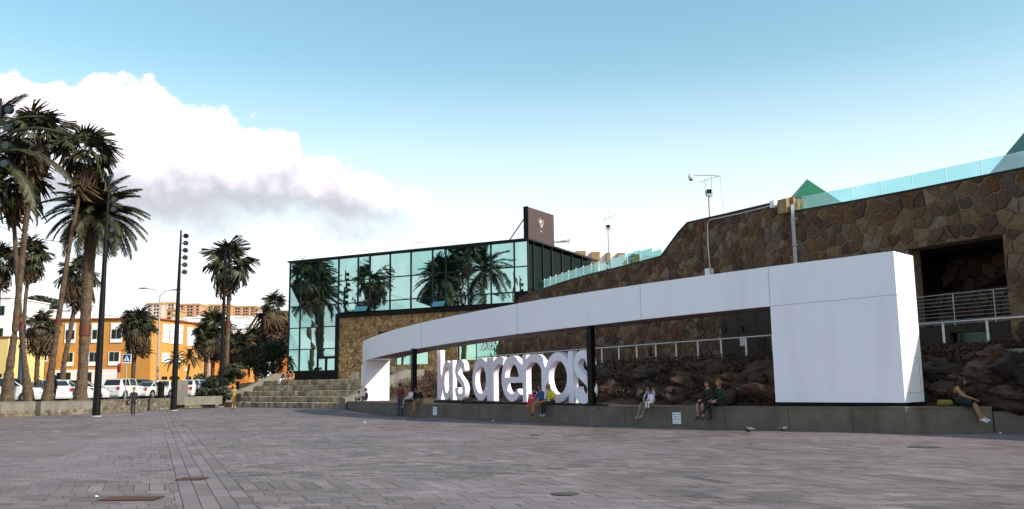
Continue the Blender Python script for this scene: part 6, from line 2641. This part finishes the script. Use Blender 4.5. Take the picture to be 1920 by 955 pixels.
# walkers
g = gnd(249, 781)
w_walk = dict(knL=(.09, -.10, .52), anL=(.09, -.02, .10), knR=(-.09, -.02, .50), anR=(-.09, .12, .11), elL=(.23, -.02, 1.16), wrL=(.22, -.14, .98), elR=(-.24, .04, 1.14), wrR=(-.26, -.02, .90))
person(tuple(g), (.12, -1), 'woman in black jacket and trousers walking towards the camera left of the white SUV', 'stand', w_walk, blk_, (.014, .014, .018), (.10, .06, .05), hair=('short', (.02, .01, .008)), sc=.97)
t = thing('handbag', (g.x - .32, g.y, .62), 'small black handbag hanging at the side of the woman in black', 'bag')
MB().box((g.x - .33, g.y, .78), (.12, .26, .26)).build('bag_body', cloth('bagblack', (.01, .01, .01)), t)
MB().tube([(g.x - .33, g.y - .1, .9), (g.x - .28, g.y - .04, 1.12), (g.x - .26, g.y, 1.14), (g.x - .28, g.y + .04, 1.12), (g.x - .33, g.y + .1, .9)], .012, 5).build('handle', cloth('bagblack', (.01, .01, .01)), t)
g = gnd(438, 768.5)
person(tuple(g), (.1, 1), 'person in yellow top and tan trousers walking away at the foot of the steps', 'stand', dict(knL=(.09, -.06, .52), anL=(.09, .04, .12), knR=(-.09, .02, .50), anR=(-.09, -.05, .09), wrL=(.28, -.05, .92)), (.42, .30, .07), (.50, .27, .10), (.05, .04, .04), 'skind', ('bob', (.35, .22, .07)), 1.03, 'none', group=None)
t = thing('backpack', (g.x + .32, g.y, .5), 'large black bag carried at the side of the walking person in yellow', 'bag')
MB().box((g.x + .36, g.y - .02, .86), (.26, .34, .62)).build('bag_body', cloth('bagblack', (.01, .01, .01)), t)
MB().tube([(g.x + .34, g.y, 1.15), (g.x + .28, g.y, 1.35), (g.x + .20, g.y, 1.42)], .015, 5).build('strap', cloth('bagblack', (.01, .01, .01)), t)
# the three by the left post
g = gnd(750, 780.5)
person(tuple(g), (.45, .9), 'man in burgundy sweater and jeans standing with his back turned by the left post', 'stand', dict(elL=(.2, -.08, 1.16), wrL=(.10, -.22, 1.02), elR=(-.2, -.08, 1.16), wrR=(-.10, -.22, 1.02)), (.16, .018, .016), (.045, .055, .12), (.02, .02, .02), 'skind', ('short', (.06, .03, .015)), .98, bulk=1.1)
p, n = seat(767)
person(tuple(p), (n.x, n.y), 'woman in white blouse with crossed legs seated beside the man in burgundy', 'sit', dict(knL=(.04, -.46, .14), anL=(-.06, -.52, -.24), wrL=(.02, -.36, .24), wrR=(-.05, -.36, .22)), (.72, .66, .68), (.03, .03, .035), (.03, .03, .03), 'skin', ('bob', (.12, .06, .025)), .97, shorts='knee', tilt=.0)
p, n = seat(787)
person(tuple(p), (n.x * .7 - .5, n.y * .7), 'person in black jacket with bare tan legs bent over beside the woman in white', 'sit', dict(spine=(0, -.04, .28), chest=(0, -.14, .43), neck=(0, -.25, .52), head=(0, -.34, .62), shL=(.17, -.14, .52), shR=(-.17, -.14, .52), elL=(.23, -.2, .28), elR=(-.23, -.2, .28), wrL=(.10, -.42, .22), wrR=(-.10, -.42, .22)), blk_, (.25, .11, .05), (.18, .12, .09), 'skind', ('short', (.06, .02, .012)), 1.05, shorts='knee', tilt=.35, bulk=1.25)
# the pair under the letters
p, n = seat(1006)
person(tuple(p), (n.x, n.y), 'man in blue shirt and tan trousers seated below the letter n beside a red bag', 'sit', dict(knL=(.08, -.45, .10), anL=(.04, -.50, -.32), knR=(-.12, -.44, .09), anR=(-.14, -.36, -.34), wrL=(.06, -.38, .20), wrR=(-.04, -.36, .20)), (.025, .075, .20), (.40, .19, .06), (.10, .05, .03), 'skind', ('short', (.05, .025, .015)), 1.0, tilt=.12, bulk=1.08)
p, n = seat(1028)
person(tuple(p), (n.x * .9 - .35, n.y * .9), 'man in bright yellow polo shirt and black trousers seated below the largest a', 'sit', dict(spine=(0, -.02, .29), chest=(0, -.09, .46), neck=(0, -.15, .58), head=(0, -.20, .725), shL=(.17, -.09, .54), shR=(-.17, -.09, .54), wrL=(.08, -.42, .17), wrR=(-.08, -.42, .17)), (.62, .60, .02), (.012, .012, .014), (.30, .26, .22), 'skind', ('short', (.30, .16, .09)), 1.04, 'short', tilt=.12, shades=True, bulk=1.18)
p, n = seat(989)
t = thing('shopping_bag', tuple(p), 'red and white patterned shopping bag on the wall left of the man in blue', 'bag')
rb_ = mat('red_white_print', [(.58, .01, .03), (.60, .012, .035), (.75, .6, .6)], .6, nscale=7, spread=.05)
MB().prism([p + Vector((-.26, -.10, -.12)), p + Vector((.24, -.10, -.12)), p + Vector((.30, -.08, .44)), p + Vector((-.16, -.08, .48))], (.02, .20, 0)).build('bag_body', rb_, t)
MB().tube([p + Vector((-.02, 0, .44)), p + Vector((.02, 0, .60)), p + Vector((.16, 0, .60)), p + Vector((.2, 0, .42))], .012, 5).build('handle', M['swhite'], t)
# adult with child
p, n = seat(1213)
pA = p
person(tuple(p), (n.x - .15, n.y), 'dark haired adult in lilac top and khaki trousers bending over a toddler on the wall', 'sit', dict(chest=(0, -.08, .46), neck=(0, -.15, .57), head=(.0, -.22, .69), shL=(.17, -.08, .54), shR=(-.17, -.08, .54), elL=(.24, -.20, .32), wrL=(.14, -.40, .24), elR=(-.24, -.18, .32), wrR=(-.06, -.40, .22), knL=(.13, -.44, .10), anL=(.02, -.62, -.34), knR=(-.14, -.46, .10), anR=(-.14, -.66, -.36)), (.42, .34, .46), (.22, .17, .10), (.25, .22, .20), 'skin', ('bob', (.012, .008, .008)), 1.0, tilt=.55)
sdv = Vector((-n.y, n.x, 0))
q = Vector(p) + Vector((n.x, n.y, 0)) * .26 + Vector((.10, -.16, .10))
person(tuple(q), (n.x - .1, n.y), 'toddler dressed in white held in front of the adult in lilac', 'sit', dict(anL=(.09, -.44, -.26), anR=(-.09, -.44, -.26)), (.80, .74, .76), (.78, .74, .74), (.12, .10, .10), 'skind', ('short', (.03, .015, .01)), .56, face=(-.5, -.85), bulk=1.15)
# couple at the right
p, n = seat(1318)
person(tuple(p), (n.x * .8 - .4, n.y * .8), 'man in black shirt and sunglasses with bare calves seated left of the orange haired person', 'sit', dict(wrL=(.04, -.40, .22), wrR=(-.04, -.40, .22), knL=(.12, -.44, .09), anL=(.10, -.38, -.34)), (.014, .014, .014), (.03, .022, .018), (.02, .02, .02), 'skin', ('short', (.03, .02, .015)), 1.03, shorts='knee', shades=True)
p, n = seat(1339)
person(tuple(p), (n.x * .8 - .5, n.y * .8), 'person with orange curly hair and dark green jacket, right of the man in sunglasses', 'sit', dict(knL=(.06, -.48, .17), anL=(-.20, -.62, -.16), knR=(-.10, -.44, .08), anR=(-.08, -.40, -.36)), (.008, .030, .016), (.012, .010, .010), (.02, .015, .015), 'skin', ('puff', (.26, .09, .025)), 1.04, bulk=1.12)
# woman at the far right
p, n = seat(1783, .2)
person(tuple(p), (.85, -.6), 'dark haired woman in long black dress and white shoes seated right of the white portal', 'sit', dict(spine=(0, -.02, .28), chest=(0, -.08, .45), neck=(0, -.15, .57), head=(0, -.22, .70), shL=(.16, -.08, .53), shR=(-.16, -.08, .53), elL=(.2, -.22, .29), wrL=(.06, -.46, .20), elR=(-.2, -.22, .29), wrR=(-.02, -.48, .20), knL=(.07, -.46, .10), anL=(.10, -.66, -.33), knR=(-.08, -.46, .08), anR=(-.05, -.62, -.36)), (.008, .008, .010), (.008, .008, .010), (.72, .62, .64), 'skind', ('long', (.02, .008, .006)), 1.04, 'none', shorts='knee', skirt=.92, strap=True, tilt=.2)
p, n = seat(1762, .16)
o = MB().tube([p + Vector((-.22, 0, .10)), p + Vector((-.18, 0, .10)), p + Vector((.16, 0, .10)), p + Vector((.20, 0, .10))], [.06, .10, .10, .05], 10).build('yellow_pouch', cloth('pouch', (.16, .12, .015)), org=tuple(p), smooth=True)
tag(o, 'yellow rolled pouch lying on the wall between the white portal and the woman in black', 'pouch')
# on top of and beside the steps
for px, py, lab, tp, bt_, hd in ((533, 712.5, 'person in white trousers seated on top of the steps left of the glass front', (.10, .08, .07), (.72, .66, .68), ('short', (.03, .02, .02))), (543, 712.5, 'left one of two people in orange and red tops seated on top of the steps', (.34, .09, .03), (.30, .16, .08), ('short', (.02, .01, .01))), (550.5, 712.5, 'right one of two people seated on top of the steps, in an ochre top', (.40, .22, .06), (.25, .14, .08), ('short', (.05, .03, .02)))):
    base = ST_A + sn * (4 * TD + .18)
    tn = (px - 960) / F
    k = (base.x - tn * base.y) / (tn * sd.y - sd.x)
    q = base + sd * k
    person((q.x, q.y, TER), (-sn.x, -sn.y), lab, 'sit', dict(anL=(.11, -.46, -.34), anR=(-.11, -.46, -.34)), tp, bt_, (.1, .08, .08), 'skind', hd, .95)
for px, py, lab, tp, sc_ in ((661, 752, 'small person in white shirt sitting at the right end of the steps', (.7, .66, .66), .8), (674, 753, 'person in black crouched against the sloping wall left of the white portal', (.012, .012, .012), .95)):
    p, n = seat(px, .5)
    person(tuple(p), (n.x, n.y), lab, 'sit', dict(anL=(.10, -.30, -.02), knL=(.12, -.32, .34), anR=(-.10, -.30, -.02), knR=(-.12, -.32, .34), toeL=(.1, -.42, -.04), toeR=(-.1, -.42, -.04)), tp, (.02, .02, .02), (.05, .05, .05), 'skind', ('short', (.02, .01, .01)), sc_)
# walkers between the palms
for px, Y, lab, tp, dr in ((70, 61.5, 'man in dark camouflage jacket walking between the leaning palm trunks', (.05, .035, .022), (.05, -1)), (101, 62, 'dark haired person in black half hidden by the third leaning trunk', (.014, .012, .012), (.4, .9))):
    c = at(px, 740, Y)
    person((c.x, Y, PKZ + .02), dr, lab, 'stand', w_walk if px < 90 else None, tp, (.025, .025, .03), (.02, .02, .02), 'skind', ('short' if px < 90 else 'long', (.02, .01, .01)), 1.04, bulk=1.15)


# ================================================================== PIGEONS, PAPERS, NOTICES
def pigeon(px, py, fd, label, fluff=1.0):
    g = gnd(px, py)
    rz = math.atan2(fd[1], fd[0])
    t = thing('pigeon', tuple(g), label, 'pigeon', 'pigeons', rz=rz, world_children=False)
    mb = MB()
    # body lofted tail to head along +x
    st_ = [(-.20, .115, .006, .030), (-.13, .125, .022, .034), (-.06, .135, .060, .058), (.01, .135, .070, .068), (.07, .145, .060, .062), (.105, .175, .036, .040), (.12, .215, .026, .028), (.132, .245, .027, .028), (.150, .252, .018, .020), (.165, .250, .006, .007), (.190, .244, .002, .002)]
    n = 10
    P = []
    for x, z, ry, rz_ in st_:
        for i in range(n):
            a = 2 * math.pi * i / n
            P.append((x, math.cos(a) * ry * fluff, z + math.sin(a) * rz_ * fluff))
    fs = [(i * n + k, (i + 1) * n + k, (i + 1) * n + (k + 1) % n, i * n + (k + 1) % n) for i in range(len(st_) - 1) for k in range(n)]
    mb.add(P, fs)
    mb.build('body', cloth('pigeon', (.022, .022, .03), .6), t, org=(0, 0, 0), smooth=True)
    for s in (-1, 1):
        w = MB().ball((-.03, s * .058, .145), (.10, .016, .042), 10, 6)
        w.build('wing', cloth('wing', (.07, .07, .08), .6), t, org=(0, 0, 0), smooth=True)
        MB().tube([(.0, s * .025, .085), (.0, s * .025, .008)], .006, 5).build('leg', M['roof_red'], t, org=(0, 0, 0))
        MB().box((.012, s * .025, .005), (.05, .025, .008)).build('foot', M['roof_red'], t, org=(0, 0, 0))
        MB().ball((.142, s * .022, .254), .005, 6, 4).build('eye', M['red'], t, org=(0, 0, 0))
    return t


pigeon(1404, 815, (-.9, -.25), 'larger dark pigeon with pale wing patch standing on the paving', 1.1).scale = (1.15,) * 3
pigeon(1470, 812, (.8, .3), 'smaller pigeon resting nearer the wall right of the dark one', 1.0)
for px, py, s, lab in ((684, 793, 0.050, 'white scrap of paper on the paving below the left pier'), (924, 790, 0.055, 'crumpled white paper at the foot of the wall below the letter e'), (181, 932, 0.028, 'tiny white scrap left of the long drain grate'), (1512, 808, 0.028, 'tiny white scrap by the wall right of the pigeons'), (1876, 813, 0.044, 'white scrap at the right edge below the lower wall'), (757, 789, 0.028, 'tiny white scrap in front of the man in burgundy')):
    g = gnd(px, py)
    o = MB().ball((g.x, g.y, s * .35), (s, s * .8, s * .4), 7, 5).build('paper_scrap', M['paper'], org=tuple(g))
    tag(o, lab, 'litter')


def notice(px, pz, w, h, label):
    p, n = seat(px, 0)
    d = Vector((-n.y, n.x, 0))
    if d.x < 0:
        d = -d
    zc = at(px, pz, p.y).z
    c = Vector((p.x, p.y, zc)) + n * .012
    t = thing('notice', tuple(c), label, 'notice')
    MB().prism([c - d * w / 2 - Vector((0, 0, h / 2)), c + d * w / 2 - Vector((0, 0, h / 2)), c + d * w / 2 + Vector((0, 0, h / 2)), c - d * w / 2 + Vector((0, 0, h / 2))], n * .006).build('sheet', M['paper'], t)
    rl_ = random.Random(5)
    for k, (z, ww, hh) in enumerate(((.33, .84, .075), (.12, .62, .085), (-.10, .58, .07), (-.38, .24, .035))):
        x = -ww / 2
        lm = MB()
        while x < ww / 2:
            l_ = rl_.uniform(.03, .055)
            a = c + d * (x * w) + Vector((0, 0, z * h)) + n * .0075
            b = a + d * (l_ * w)
            lm.beam(a, b, .003, hh * h * rl_.uniform(.6, 1))
            x += l_ + rl_.choice((.02, .02, .02, .06))
        lm.build('printed_line', M['ink'], t)


notice(1261, 784.5, .36, .40, 'white paper notice with blue print taped to the wall right of the adult and toddler')
notice(814.5, 771, .36, .40, 'white paper notice on the wall below the first letters')

for o in bpy.data.objects:
    if '_w' in o:
        del o['_w']
